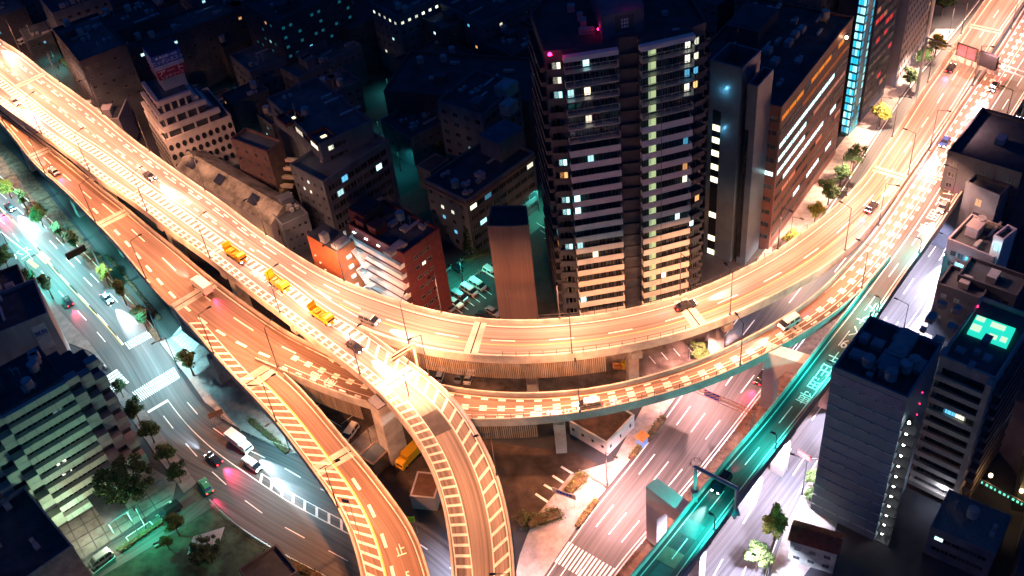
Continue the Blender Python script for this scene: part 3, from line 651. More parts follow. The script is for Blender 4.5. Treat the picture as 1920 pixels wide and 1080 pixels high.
class Bld:
    def __init__(s, name, label, pts, h, wall, cat='building', roof=ROOF_D, parapet=.9, z0=0, group=None, corners=None):
        s.pts = pts; s.h = h; s.n = len(pts); s.wins = []; s.wall = wall
        a = sum(pts[i].x * pts[(i+1) % s.n].y - pts[(i+1) % s.n].x * pts[i].y for i in range(s.n))
        c = sum(pts, Vector((0, 0, 0))) / s.n
        s.root = thing(name, label, cat, (c.x, c.y, z0), 0, group); s.c = c
        mb = MB(); mb.prism([(p.x, p.y) for p in pts], z0, h, top=False); mb.build('wall', wall, s.root)
        P2 = pts if a > 0 else pts[::-1]
        def inset(d): 
            out = []
            for i in range(s.n):
                p0, p1, p2 = P2[i-1], P2[i], P2[(i+1) % s.n]; e1 = (p1 - p0).normalized(); e2 = (p2 - p1).normalized()
                n1 = Vector((-e1.y, e1.x, 0)); n2 = Vector((-e2.y, e2.x, 0)); k = 1 + n1.dot(n2); out.append(p1 + (n1 + n2) * d / max(.4, k))
            return out
        if parapet:
            i1 = inset(.3); o1 = inset(-.06); mb = MB()
            for i in range(s.n):
                j = (i + 1) % s.n; z = lambda p, q: (p.x, p.y, q)
                mb.quad(z(o1[i], h - .25), z(o1[j], h - .25), z(o1[j], h + parapet), z(o1[i], h + parapet))
                mb.quad(z(o1[i], h + parapet), z(o1[j], h + parapet), z(i1[j], h + parapet), z(i1[i], h + parapet))
                mb.quad(z(i1[i], h + parapet), z(i1[j], h + parapet), z(i1[j], h), z(i1[i], h))
                mb.quad(z(o1[j], h - .25), z(o1[i], h - .25), z(P2[i], h - .25), z(P2[j], h - .25))
            mb.build('parapet', wall, s.root)
        mb = MB(); mb.poly([(p.x, p.y, h - .02) for p in P2]); s.roof = mb.build('roof', roof, s.root)
    def face(s, i, j, cols, floors, ww, wh, pitch=3.0, top=1.6, m0=.8, m1=.8, off=0, mull=1, dark=None, prob=0.0, skip=None):
        """windows on the wall between corner i and corner j as seen left to right from outside"""
        a, b = s.pts[i], s.pts[j]; d = (b - a); Ln = d.length; d.normalize(); out = Vector((d.y, -d.x, 0))
        for f in range(floors):
            z = s.h - top - f * pitch
            if z - wh/2 < .3: break
            for c in range(cols):
                if skip and skip(f, c): continue
                x = m0 + ww/2 + (Ln - m0 - m1 - ww) * (c / max(1, cols - 1) if cols > 1 else .5)
                p = a + d * x + out * off; p = Vector((p.x, p.y, z))
                m = dark or random.choice([GLASS_D, GLASS_D, CURTAIN]); 
                if random.random() < prob: m = random.choice(LITS)
                s.wins.append([p, d, out, ww, wh, m, mull, f, c])
    def light(s, pts):
        for px, py, m in pts:
            if not s.wins: return
            w_ = min(s.wins, key=lambda w: (proj(w[0])[0] - px)**2 + (proj(w[0])[1] - py)**2); w_[5] = m
    def finish(s, limit=96):
        vis = sorted(s.wins, key=lambda w: 0 if w[5].name.startswith('lit') else 1)
        rest = MB()
        for k, (p, d, out, ww, wh, m, mull, f, c) in enumerate(vis):
            if k < limit:
                o = bpy.data.objects.new('window', winmesh(ww, wh, m, mull=mull)); COL.objects.link(o); o.parent = s.root
                o.location = p - worldpos(s.root); o.rotation_euler = (0, 0, math.atan2(d.y, d.x))
            else:
                me = winmesh(ww, wh, m, mull=mull); rest_m = s.__dict__.setdefault('rm', {})
                mb = rest_m.setdefault(m.name, (m, MB()))[1]; k0 = len(mb.v)
                for v in me.vertices: mb.v.append(tuple(p + d * v.co.x - out * v.co.y + Vector((0, 0, v.co.z))))
                for q in me.polygons: mb.f.append(tuple(k0 + i for i in q.vertices)); mb.mi.append(q.material_index)
        if hasattr(s, 'rm'):
            mb = MB(); ms = [FRAME]
            for (m, b_) in s.rm.values():
                ms.append(m); k0 = len(mb.v); mb.v += b_.v; mb.f += [tuple(k0 + i for i in f) for f in b_.f]; mb.mi += [0 if q == 0 else len(ms) - 1 for q in b_.mi]
            tag(mb.build('window', ms, s.root), kind='stuff')
        return s
    def unit(s, px, py, sx, sy, sz, rz=None, m=UNIT, name='rooftop_unit', z=None):
        p = P(px, py, s.h if z is None else z); mb = MB(); rz = math.atan2((s.pts[1] - s.pts[0]).y, (s.pts[1] - s.pts[0]).x) if rz is None else rz
        mb.cbox((p.x, p.y, (s.h if z is None else z)), sx, sy, sz, rz); mb.cbox((p.x, p.y, (s.h if z is None else z) + sz), sx * .8, sy * .8, .12, rz)
        return mb.build(name, m, s.root)
def rect(F, Rt, L, h, lu=None, lv=None):
    """front corner F, right corner, left corner (outline points at roof height): returns corners [F, right, back, left]"""
    F, Rt, L = P(*F, h), P(*Rt, h), P(*L, h); u = (Rt - F); v = (L - F); lu = lu or u.length; u.normalize(); lv = lv or v.length
    pv = Vector((-u.y, u.x, 0)); pv = pv if pv.dot(v) > 0 else -pv
    z = lambda p: Vector((p.x, p.y, 0)); return [z(F), z(F + u * lu), z(F + u * lu + pv * lv), z(F + pv * lv)]
def balcony(root, a, d, out, x0, x1, z, depth, m, name='balcony', hp=1.15, rail=False):
    mb = MB(); p = a + d * x0 + Vector((0, 0, z)); wv = d * (x1 - x0)
    mb.box(p, wv, out * depth, (0, 0, .2))
    if rail:
        n = max(2, int((x1 - x0) / 1.5))
        for i in range(n + 1):
            q = p + wv * i / n * .995 + out * (depth - .08); mb.box(q, d * .07, out * .07, (0, 0, hp + .2))
        mb.box(p + out * (depth - .1) + Vector((0, 0, hp + .2)), wv, out * .1, (0, 0, .09)); mb.box(p + out * (depth - .1) + Vector((0, 0, .5)), wv, out * .06, (0, 0, .06))
    else: mb.box(p + out * (depth - .12) + Vector((0, 0, .2)), wv, out * .12, (0, 0, hp))
    for q in (0, 1):
        o = p + wv * q - d * (.1 if q else 0); mb.box(o + Vector((0, 0, .2)), d * .1, out * (depth - .13), (0, 0, hp - .2))
    return mb.build(name, m, root)

# ---- 1 high apartment tower
TP = [(1021,105),(1054,103),(1157,87),(1160,80),(1196,76),(1197,83),(1299,60),(1324,50),(1290,-8),(1030,-8),(996,33)]
T = Bld('apartment_tower', 'high apartment tower with pale balcony bands and red warning light on its roof', [Vector((p.x, p.y, 0)) for p in [P(a, b, 71) for a, b in TP]], 71, W_DARK, roof=ROOF_D, parapet=1.0)
T.face(0, 1, 2, 22, 1.7, 1.6, 3.12, 2.2, .4, .4); T.face(1, 2, 6, 22, 1.3, 1.8, 3.12, 2.2, .5, .5, mull=1)
T.face(5, 6, 7, 22, 1.15, 1.8, 3.12, 2.2, .2, .4, skip=lambda f, c: c in (1, 2)); T.face(6, 7, 2, 22, 1.2, 1.6, 3.12, 2.2, .3, .3); T.face(10, 0, 6, 22, 1.2, 1.7, 3.12, 2.2, .6, .6, prob=.05)
T.light([(1105,110,LIT_CYAN),(1097,113,LIT_CYAN),(1068,175,LIT_CYAN),(1103,170,LIT_WARM),(1110,216,LIT_WARM),(1110,290,LIT_CYAN),(1080,365,LIT_CYAN),(1082,390,LIT_CYAN),(1087,452,LIT_CYAN),(1119,486,LIT_WARM),
 (1041,124,LIT_CREAM),(1043,152,LIT_WARM),(1046,178,LIT_CYAN),(1055,300,LIT_CYAN),(1057,325,LIT_ORANGE),(1060,370,LIT_CYAN),(1062,390,LIT_CYAN),(1067,453,LIT_CYAN),(1089,552,LIT_CYAN),
 (1283,80,LIT_CREAM),(1302,75,LIT_CREAM),(1283,108,LIT_CREAM),(1303,102,LIT_CREAM),(1281,135,LIT_BLUE),(1302,130,LIT_BLUE),(1281,161,LIT_CREAM),(1302,155,LIT_ORANGE),(1278,258,LIT_BLUE),(1277,305,LIT_ORANGE),(1277,329,LIT_CREAM),(1275,414,LIT_CYAN),(1294,409,LIT_CYAN),(1299,365,LIT_ORANGE),(1245,520,LIT_WARM)])
T.finish()
def edge(i, j):
    a, b = T.pts[i], T.pts[j]; d = (b - a); L_ = d.length; d.normalize(); return a, d, Vector((d.y, -d.x, 0)), L_
for (i, j, k0) in ((1, 2, 6), (5, 6, 6)):
    a, d, out, L_ = edge(i, j)
    for f in range(22):
        z = 71 - 3.12 * (f + 1) - .35
        if z < 3: break
        balcony(T.root, a, d, out, .1, L_ - .05, z, 1.35, STEEL_G if f < k0 - (1 if i == 5 else 0) else BAND, rail=f < k0 - (1 if i == 5 else 0), hp=1.25)
    mb = MB(); mb.box(a + Vector((0, 0, 70.0)), d * L_, out * 1.3, (0, 0, 1.0)); mb.build('cornice', BAND, T.root)
for (i, j, n_) in ((0, 1, 1), (6, 7, 1), (10, 0, 2), (7, 8, 2)):
    a, d, out, L_ = edge(i, j)
    for f in range(22):
        z = 71 - 3.12 * (f + 1) - .35
        if z < 3: break
        for k in range(n_): balcony(T.root, a, d, out, L_ * k / n_ + .2, L_ * (k + 1) / n_ - .2, z, 1.1, W_DARK, hp=1.0)
a, d, out, L_ = edge(5, 6); gl = emit('stairwell_glow', (.62, .75, .36), .8)
for f in range(22):
    z = 71 - 3.12 * f - 2.9
    if z > 3:
        mb = MB(); p = a + d * 1.9 + out * .03; mb.box(p + Vector((0, 0, z)), d * 1.5, out * .05, (0, 0, 2.1), 0); mb.box(p + Vector((0, 0, z + .3)) + out * .06, d * .5, out * .03, (0, 0, 1.7), 1)
        mb.build('stairwell_window', [gl, emit('stairwell_shade', (.45, .6, .35), .6)], T.root)
mb = MB(); mb.box(a + d * 4.0 + out * 1.37, d * .08, out * .05, (0, 0, 70)); mb.build('downpipe', STEEL_D, T.root)
a, d, out, L_ = edge(3, 4)
for f in range(22):
    z = 71 - 3.12 * (f + 1)
    if z > 2: mb = MB(); mb.box(a + d * .1 + out * .02 + Vector((0, 0, z)), d * (L_ - .2), out * .5, (0, 0, .9)); mb.build('recess_band', W_DARK, T.root)
pe = [P(x, y, 76.5) for x, y in ((1128,30),(1208,14),(1195,-40),(1105,-40))]; mb = MB(); mb.prism([(p.x, p.y) for p in pe], 71, 76.5); mb.build('penthouse', W_GREY, T.root)
a_, b_ = pe[0], pe[1]; d = (b_ - a_).normalized(); d.z = 0; out = Vector((d.y, -d.x, 0)); LL = (b_ - a_).length; mb = MB(); lv_ = mat('louvre_light', (.5, .6, .7), .5)
mb.box(Vector((a_.x, a_.y, 72.6)) + d * LL * .3, d * LL * .45, out * .1, (0, 0, 3.2), 0)
for i in range(3):
    for j in range(3): mb.box(Vector((a_.x, a_.y, 73.3 + j * .7)) + d * (LL * .45 + i * .5) + out * .11, d * .32, out * .04, (0, 0, .45), 1)
mb.build('louvre_panel', [W_DARK, lv_], T.root)
RED = emit('red_beacon', (1, .01, .1), 25)
def beacon(root, p, e=60, r=.22):
    mb = MB(); mb.tube(p, p + Vector((0, 0, .35)), r, r * .7, 8); o = mb.build('warning_light', RED, root)
    if e: lamp('POINT', p + Vector((0, 0, .8)), e, (1, .02, .18), root, .2)
beacon(T.root, P(1031, 103, 72.1), 120, .4); beacon(T.root, P(1121, 56, 72.0), 40, .12)
lamp('POINT', P(1090, 40, 72.4), 60, (1, .02, .2), T.root, .3); lamp('POINT', P(1180, 3, 78.5), 40, (1, .02, .2), T.root, .3)
for (x, y, sx, sy, sz) in ((1071,20,1.5,1.5,1.2),(1088,38,1.2,1.2,1.5),(1094,50,1.2,2,1.6),(1100,62,3,1.2,1.0),(1246,28,1.2,1,.7),(1268,60,1.5,1,.5)): T.unit(x, y, sx, sy, sz)

# ---- 2 blue grey towers between the apartment tower and the office
b2 = Bld('blue_grey_tower', 'plain blue grey tower with one vertical strip of lit windows and open roof screen', rect((1390,152),(1425,118),(1330,137), 50), 50, W_NAVY, parapet=3.0)
a, b_ = b2.pts[3], b2.pts[0]; d = (b_ - a).normalized(); out = Vector((d.y, -d.x, 0)); st = P(1347, 170, 46); k = (st - a).dot(d)
mb = MB(); mb.box(a + d * (k - .9) + Vector((0, 0, 2)), d * 1.9, out * .12, (0, 0, 39)); mb.build('window_strip', GLASS_D, b2.root)
for (x, y) in ((1347,238),(1346,262),(1345,286),(1343,312),(1341,335),(1338,402),(1336,445),(1334,470)):
    z = min([q * .25 for q in range(200)], key=lambda q: abs(proj(a + d * k + Vector((0, 0, q)))[1] - y)); mb = MB(); mb.box(a + d * (k - .85) + out * .13 + Vector((0, 0, z - .8)), d * 1.8, out * .06, (0, 0, 1.5)); mb.build('lit_window', emit('stair_glow_cream', (1, .93, .6), 2.0), b2.root)
for (x, y, e) in ((1358,164,160),(1352,222,100)):
    q = P(x, y, 45 if y < 200 else 38); q = a + d * (k + 1.5) + out * 1.2; q.z = 46.5 if y < 200 else 36.5; lamp('POINT', q, e, (.25, .75, 1), b2.root, .3)
mb = MB(); p = P(1380, 120, 50); mb.tube(p, p + Vector((0, 0, 9)), .1, .05); mb.build('mast', STEEL_D, b2.root); b2.finish()
b3 = Bld('blue_grey_tower', 'slimmer blue grey shaft joined to the right of the plain tower', rect((1420,180),(1449,148),(1402,174), 47), 47, W_NAVY, parapet=2.4)
a, b_ = b3.pts[3], b3.pts[0]; d = (b_ - a).normalized(); out = Vector((d.y, -d.x, 0)); mb = MB(); mb.box(a + d * .1 + Vector((0, 0, 2)), d * .8, out * .1, (0, 0, 36)); mb.build('glass_slot', GLASS_D, b3.root)
# ---- 3 brown granite office block
b4 = Bld('office_block', 'wide brown granite office block with long rows of lit and amber windows', rect((1465,205),(1600,35),(1345,160), 40, None, 26), 40, W_BROWN, parapet=.6)
b4.face(0, 1, 10, 10, 4.0, 1.5, 3.7, 3.0, .8, .8, mull=3, dark=GLASS_D); b4.face(3, 0, 5, 10, 4.0, 1.3, 3.7, 2.8, 12, .5, mull=2)
AMB = emit('amber_window', (1, .30, .02), .9); AMBD = emit('dim_amber_window', (.55, .13, .02), .5); CW = emit('cyan_white_office_light', (.65, 1, .98), 2.6); PKW = emit('peach_office_light', (.9, .35, .2), .6)
row = {0: (AMB, .9), 1: (AMBD, .7), 2: (CW, 1), 3: (PKW, .8), 4: (PKW, .5), 5: (CW, .35), 6: (PKW, .5), 8: (CW, .5)}
for w_ in b4.wins:
    if abs((w_[1] - (b4.pts[1] - b4.pts[0]).normalized()).length) < .1:
        if w_[7] in row and random.random() < row[w_[7]][1]: w_[5] = row[w_[7]][0]
        if w_[7] == 2 and w_[8] > 7: w_[5] = GLASS_D
        if w_[7] in (3, 4) and w_[8] < 4: w_[5] = CW
b4.light([(1425,322,CW),(1433,325,CW),(1440,322,CW)]); b4.finish()
for x, y in ((1490,70),(1478,85),(1502,60),(1440,100),(1452,120),(1430,60),(1545,35)): b4.unit(x, y, 2.6, 1.6, 1.3)
b4.unit(1410, 60, 12, 8, 4, m=W_DARK); lamp('POINT', P(1590, 60, 41) , 500, (1, .4, .1), b4.root, .3)
mb = MB(); mb.cbox(P(1587, 72, 38), .5, .5, .5); mb.build('facade_lamp', HEADG, b4.root)
# ---- 4 cyan glass tower, dark block and hotel
b5 = Bld('glass_tower', 'slender glass tower glowing cyan from top to foot beside the office block', rect((1590,256),(1606,238),(1579,249), 0), 62, mat('cyan_lit_glass_wall', (.05, .25, .3), .2, var=.3, spec=.8), parapet=.5)
CY = emit('cyan_curtain_light', (.02, .55, .85), 1.5); CY2 = emit('pale_cyan_light', (.4, .95, 1), 1.9)
b5.face(3, 0, 3, 26, .9, 1.9, 2.35, 1.4, .1, .1, dark=CY, mull=0); b5.face(0, 1, 2, 26, 1.2, 1.9, 2.35, 1.4, .1, .1, dark=CY, mull=2)
for w_ in b5.wins:
    if random.random() < .35: w_[5] = CY2
    elif random.random() < .2: w_[5] = LIT_BLUE
b5.finish(100)
b6 = Bld('office_block', 'dark glass block with thin red and white light strips behind the cyan tower', rect((1612,230),(1672,160),(1596,225), 0, 16, 10), 62, W_DARK)
b6.face(0, 1, 6, 18, 2.2, 1.6, 3.3, 2.4, .5, .5, mull=2, dark=GLASS_D)
RS = emit('red_strip_light', (1, .06, .06), .8)
for w_ in b6.wins:
    if w_[7] > 5 and random.random() < .3: w_[5] = random.choice([RS, PKW, LIT_CREAM, RS])
b6.finish(90)
b7 = Bld('hotel', 'pale hotel with a grid of small square windows lit warmly at its foot', rect((1678,163),(1752,52),(1660,155), 0, 26, 12), 48, W_PALE)
b7.face(0, 1, 11, 16, 1.0, 1.3, 2.9, 2.2, .8, .8, mull=0, dark=GLASS_D, prob=.02); b7.finish(96)
mb = MB(); q = b7.pts[1]; mb.tube(Vector((q.x + .5, q.y - .5, 0)), Vector((q.x + .5, q.y - .5, 49)), .5); mb.build('corner_pipe', WHITEP, b7.root)
# ---- 5 windowless ribbed shaft
RIB = mat('ribbed_cladding', (.22, .15, .14), .6, var=.2, scale=1.4, stretch=(4, 4, .05))
b8 = Bld('ventilation_tower', 'windowless ribbed shaft tower with sloping dark top rising behind the upper deck', [Vector((p.x, p.y, 0)) for p in [P(914,426,28), P(962,427,28), P(992,424,28), P(987,388,28), P(922,388,28)]], 28, RIB, parapet=.4)
for i, j in ((0, 1), (1, 2)):
    a, b_ = b8.pts[i], b8.pts[j]; d = b_ - a; n = int(d.length / .45); out = Vector((d.y, -d.x, 0)).normalized(); mb = MB()
    for k in range(n): mb.box(a + d * (k + .25) / n, d / n * .4, out * .09, (0, 0, 27.9))
    mb.build('rib', RIB, b8.root)
# ---- 6 red brick flats with lit galleries
pts = rect((758,482),(824,433),(656,424), 24)
b9 = Bld('brick_flats', 'dark red brick flats with white lit access galleries beside the upper deck', pts, 24, W_BRICK, parapet=.9)
b9.face(0, 1, 3, 8, 1.2, 1.0, 2.95, 2.2, 2.5, 3.5); b9.light([(802,496,LIT_CREAM)]); b9.finish()
a, b_ = pts[3], pts[0]; d = (b_ - a); LL = d.length; d.normalize(); out = Vector((d.y, -d.x, 0))
GAL = mat('white_gallery', (.55, .62, .64), .7, var=.12)
for f in range(8):
    z = 24 - 2.95 * (f + 1)
    if z < 0: break
    o = balcony(b9.root, a, d, out, .6, LL - .4, z, 1.5, GAL, 'gallery', 1.1)
    if f < 7:
        for k in (.12, .34, .56, .78): 
            mb = MB(); p = a + d * (LL * k) + out * .5 + Vector((0, 0, z + 2.55)); mb.cbox(p, .9, .2, .1, math.atan2(d.y, d.x)); mb.build('gallery_lamp', HEADW, o)
        for k in (.2, .6): lamp('POINT', a + d * (LL * k) + out * 1.9 + Vector((0, 0, z + 2.3)), 90, (.5, .85, 1), o, .4)
mb = MB(); mb.box(a + d * .1 + out * 1.55 + Vector((0, 0, 0)), d * .45, out * .45, (0, 0, 24)); mb.build('stair_mullion', GAL, b9.root)
p2 = rect((631,476),(664,453),(563,453), 23)
mb = MB(); mb.prism([(p.x, p.y) for p in p2], 0, 23.5, mi=0, mtop=1); wing = mb.build('wing', [mat('orange_brick', (.42, .13, .05), .7, var=.12, scale=.8), ROOF_D], b9.root)
for f in range(7):      # air conditioners and stairs on the wing
    z = 20 - 2.9 * f; a2, b2_ = p2[0], p2[1]; d2 = (b2_ - a2).normalized(); o2 = Vector((d2.y, -d2.x, 0)); mb = MB(); mb.box(a2 + d2 * 2.2 + o2 * .02 + Vector((0, 0, z)), d2 * 1.2, o2 * .45, (0, 0, .8)); mb.build('air_conditioner', WHITEP, b9.root)
sa = p2[1]
for f in range(7):      # outside stair between the wings
    z = 2.95 * f + 1; mb = MB()
    for k in range(10):
        q = sa + d * (.3 + k * .28) + out * .3 + Vector((0, 0, z + (k if f % 2 else 10 - k) * .27)); mb.box(q, d * .26, out * 1.3, (0, 0, .12))
    mb.box(sa + d * 3.1 + out * .2 + Vector((0, 0, z + 2.8)), d * 1.6, out * 1.6, (0, 0, .15)); st_ = mb.build('stair_flight', GAL, b9.root)
    lamp('POINT', sa + d * 2.4 + out * 2.6 + Vector((0, 0, z + 2.3)), 160, (.5, .88, 1), st_, .4)
for (x, y, sx, sy, sz) in ((690,408,6,5,3.4),(610,452,1.6,1.6,2.2),(640,458,4,2,.9),(760,430,2,2,.6),(742,468,5,2.4,.8)): b9.unit(x, y, sx, sy, sz, m=W_BRICK if sz > 3 else UNIT)
for k in range(7):
    mb = MB(); q = p2[3].lerp(p2[0], .12 + k * .13); oo = (p2[0] - p2[3]).normalized(); nn = Vector((oo.y, -oo.x, 0)); mb.box(q + nn * .02 + Vector((0, 0, 18 - k * 1.5)), oo * .5, nn * .25, (0, 0, .35)); mb.build('vent_cowl', WHITEP, b9.root)
# ---- 7 hall with gabled roof and amber terraces
b10 = Bld('hall', 'low hall with a patchy gabled roof and amber lit terraces by the road', rect((507,423),(565,385),(352,303), 9), 9, W_PALE, parapet=0)
p_ = b10.pts; mb = MB(); ridge0 = (p_[0] + p_[1]) / 2 + Vector((0, 0, 12)); ridge1 = (p_[3] + p_[2]) / 2 + Vector((0, 0, 12)); z9 = Vector((0, 0, 9.05))
mb.quad(p_[0] + z9, ridge0, ridge1, p_[3] + z9); mb.quad(ridge0, p_[1] + z9, p_[2] + z9, ridge1); mb.poly([p_[0] + z9, p_[1] + z9, ridge0]); mb.poly([p_[2] + z9, p_[3] + z9, ridge1])
mb.build('gabled_roof', mat('patchy_roof', (.16, .16, .14), .85, var=.6, scale=.25), b10.root)
for k in (.2, .55, .85):
    c0 = p_[0].lerp(p_[3], k) + z9; c1 = ridge0.lerp(ridge1, k); q0 = c0.lerp(c1, .35) + Vector((0, 0, .15)); q1 = c0.lerp(c1, .8) + Vector((0, 0, .15)); dd = (p_[3] - p_[0]).normalized(); mb = MB(); mb.box(q0, dd * 3, q1 - q0, (0, 0, .3)); mb.build('skylight', GLASS_D, b10.root)
dd = (p_[0] - p_[3]).normalized(); oo = Vector((dd.y, -dd.x, 0)); L3 = (p_[0] - p_[3]).length
for k in range(7):
    mb = MB(); q = p_[3] + dd * (L3 * k / 7 + .4) + oo * .1
    mb.box(q + Vector((0, 0, 3.6)), dd * (L3 / 7 - .8), oo * 3.2, (0, 0, .2)); mb.box(q + oo * 3.1 + Vector((0, 0, 3.8)), dd * (L3 / 7 - .8), oo * .15, (0, 0, .9)); mb.box(q + Vector((0, 0, 0)), dd * .35, oo * 3.1, (0, 0, 4.7)); t_ = mb.build('terrace', W_BEIGE, b10.root)
    if k % 2 == 0: lamp('POINT', q + oo * 1.4 + dd * 1.5 + Vector((0, 0, 5)), 160, (1, .55, .12), t_, .3)
b10.face(0, 1, 2, 1, 2.4, 2.0, 3, 3.5, 1.5, 1.5); b10.finish()
# ---- 8 stepped white building with oval windows and a sign tower
F_, R_, L_2 = (310,266), (433,219), (226,219)
p8 = rect(F_, R_, L_2, 15, None, 19)
b11 = Bld('stepped_building', 'white stepped building with oval windows and a blue and red sign tower', p8, 15, W_WHITE, parapet=.5)
def oval(a, d, out, x, z, root, w_=.85, h_=1.25, m=GLASS_D):
    mb = MB(); n = 14
    for (rr, o_, mi) in ((1.0, .05, 1), (.78, .08, 0)):
        ring = [a + d * (x + math.cos(2*math.pi*i/n) * w_ * rr) + out * o_ + Vector((0, 0, z + math.sin(2*math.pi*i/n) * h_ * rr)) for i in range(n)]; mb.poly(ring, mi)
    mb.build('oval_window', [m, W_WHITE], root)
for (i, j, nc) in ((0, 1, 10), (3, 0, 9)):
    a, b_ = p8[i], p8[j]; d = b_ - a; LL = d.length; d.normalize(); out = Vector((d.y, -d.x, 0))
    for f in range(4):
        for c in range(nc): oval(a, d, out, LL * (c + .5) / nc, 12.6 - 3.1 * f, b11.root)
c4 = [Vector((p.x, p.y, 0)) for p in p8]
def sub(u0, u1, v0, v1):
    f = lambda u, v: c4[0] + (c4[1] - c4[0]) * u + (c4[3] - c4[0]) * v
    return [f(u0, v0), f(u1, v0), f(u1, v1), f(u0, v1)]
for k, (u0, u1, v0, v1) in enumerate(((.05, .86, .06, .95), (.09, .72, .12, .9), (.14, .58, .2, .85))):
    z = 15 + k * 3.3; q = sub(u0, u1, v0, v1); mb = MB(); mb.prism([(p.x, p.y) for p in q], z, z + 3.3, mtop=1); mb.build('upper_storey', [W_DARK, ROOF_G], b11.root)
    for (i, j) in ((0, 1), (3, 0)):
        a, b_ = q[i], q[j]; d = b_ - a; LL = d.length; d.normalize(); out = Vector((d.y, -d.x, 0)); mb = MB()
        mb.box(a - d * .4 + out * .02 + Vector((0, 0, z + 2.4)), d * (LL + .8), out * 1.0, (0, 0, 1.3))
        for t_ in range(4): mb.box(a + d * (LL * (t_ + .1) / 4) + out * .01 + Vector((0, 0, z)), d * .5, out * .7, (0, 0, 2.4))
        mb.build('terrace_band', W_WHITE, b11.root)
mb = MB(); q = sub(.35, .8, .3, .62)
for k in range(6): q_ = sub(.58 + k * .05, .63 + k * .05, .2, .7); mb.prism([(p.x, p.y) for p in q_], 15, 24 - k * 1.4)
mb.build('sloping_wall', W_WHITE, b11.root)
bt = P(322, 148, 26); tw = thing('rooftop_sign', 'blue over red advertising box on top of the stepped white building', 'sign', (bt.x, bt.y, 24)); ang = math.atan2((p8[1] - p8[0]).y, (p8[1] - p8[0]).x)
mb = MB(); mb.cbox((bt.x, bt.y, 24), 6.5, 6, 4.5, ang); mb.build('base', W_WHITE, tw)
mb = MB(); mb.cbox((bt.x, bt.y, 28.5), 7.6, 7.2, 3.0, ang); mb.build('red_panel', mat('sign_red', (.32, .02, .05), .5), tw)
mb = MB(); mb.cbox((bt.x, bt.y, 31.5), 8.0, 7.6, 1.2, ang); mb.build('pale_panel', mat('sign_pale', (.45, .46, .62), .5), tw)
mb = MB(); mb.cbox((bt.x, bt.y, 32.7), 8.0, 7.6, 2.9, ang); mb.cbox((bt.x, bt.y, 35.6), 7.4, 7.0, .2, ang, 1); mb.build('blue_panel', [mat('sign_blue', (.02, .07, .40), .5), ROOF_D], tw)
dx = Vector((math.cos(ang), math.sin(ang), 0)); dy = Vector((dx.y, -dx.x, 0)); SW = mat('sign_white', (.7, .68, .75), .5)
def wall_text(txt, pos, d, size, m, parent, name='lettering', stretch=1.0):
    cu = bpy.data.curves.new(name, 'FONT'); cu.body = txt; cu.size = size; cu.align_x = 'CENTER'; cu.align_y = 'CENTER'; cu.extrude = .03; cu.offset = .015
    t = bpy.data.objects.new(name, cu); COL.objects.link(t); bpy.context.view_layer.update(); me = bpy.data.meshes.new_from_object(t.evaluated_get(bpy.context.evaluated_depsgraph_get())); bpy.data.objects.remove(t)
    d = Vector(d).normalized(); n = Vector((d.y, -d.x, 0)); M = Matrix((d * stretch, Vector((0, 0, 1)), n)).transposed().to_4x4(); M.translation = Vector(pos) - worldpos(parent); me.transform(M); me.materials.clear(); me.materials.append(m)
    o = bpy.data.objects.new(name, me); COL.objects.link(o); o.parent = parent; return o
for (dd, nn, hw, sg) in ((dx, dy, 3.85, 1), (-dy * -1, -dx, 4.05, 1)):
    dd = dx if sg and nn is dy else -Vector((nn.y, -nn.x, 0)) * -1
    n_ = nn; dd = Vector((-n_.y, n_.x, 0)); 
    e = .06
    wall_text('アート', bt + n_ * (hw - .2 + e) + Vector((0, 0, 30.4 - bt.z)), dd, 1.7, SW, tw, stretch=1.5); wall_text('レンタリース', bt + n_ * (hw - .2 + e) + Vector((0, 0, 29.1 - bt.z)), dd, 1.1, SW, tw)
    wall_text('ニッポンエスト', bt + n_ * (hw + e) + Vector((0, 0, 33.6 - bt.z)), dd, 1.25, SW, tw); wall_text('■ 東京第一本店', bt + n_ * (hw + e) + Vector((0, 0, 34.9 - bt.z)), dd, .85, SW, tw)
# ---- 9 low pink lit building left of it
b12 = Bld('low_building', 'low building with a small square window wall lit pink by the deck', rect((224,226),(243,180),(154,160), 11, 12, None), 11, W_PALE)
b12.face(3, 0, 9, 2, .5, .6, 3.0, 2.4, .8, .8, mull=0); b12.finish(); b12.unit(180, 150, 3, 2, 1.6); b12.unit(200, 175, 2, 2, 1)
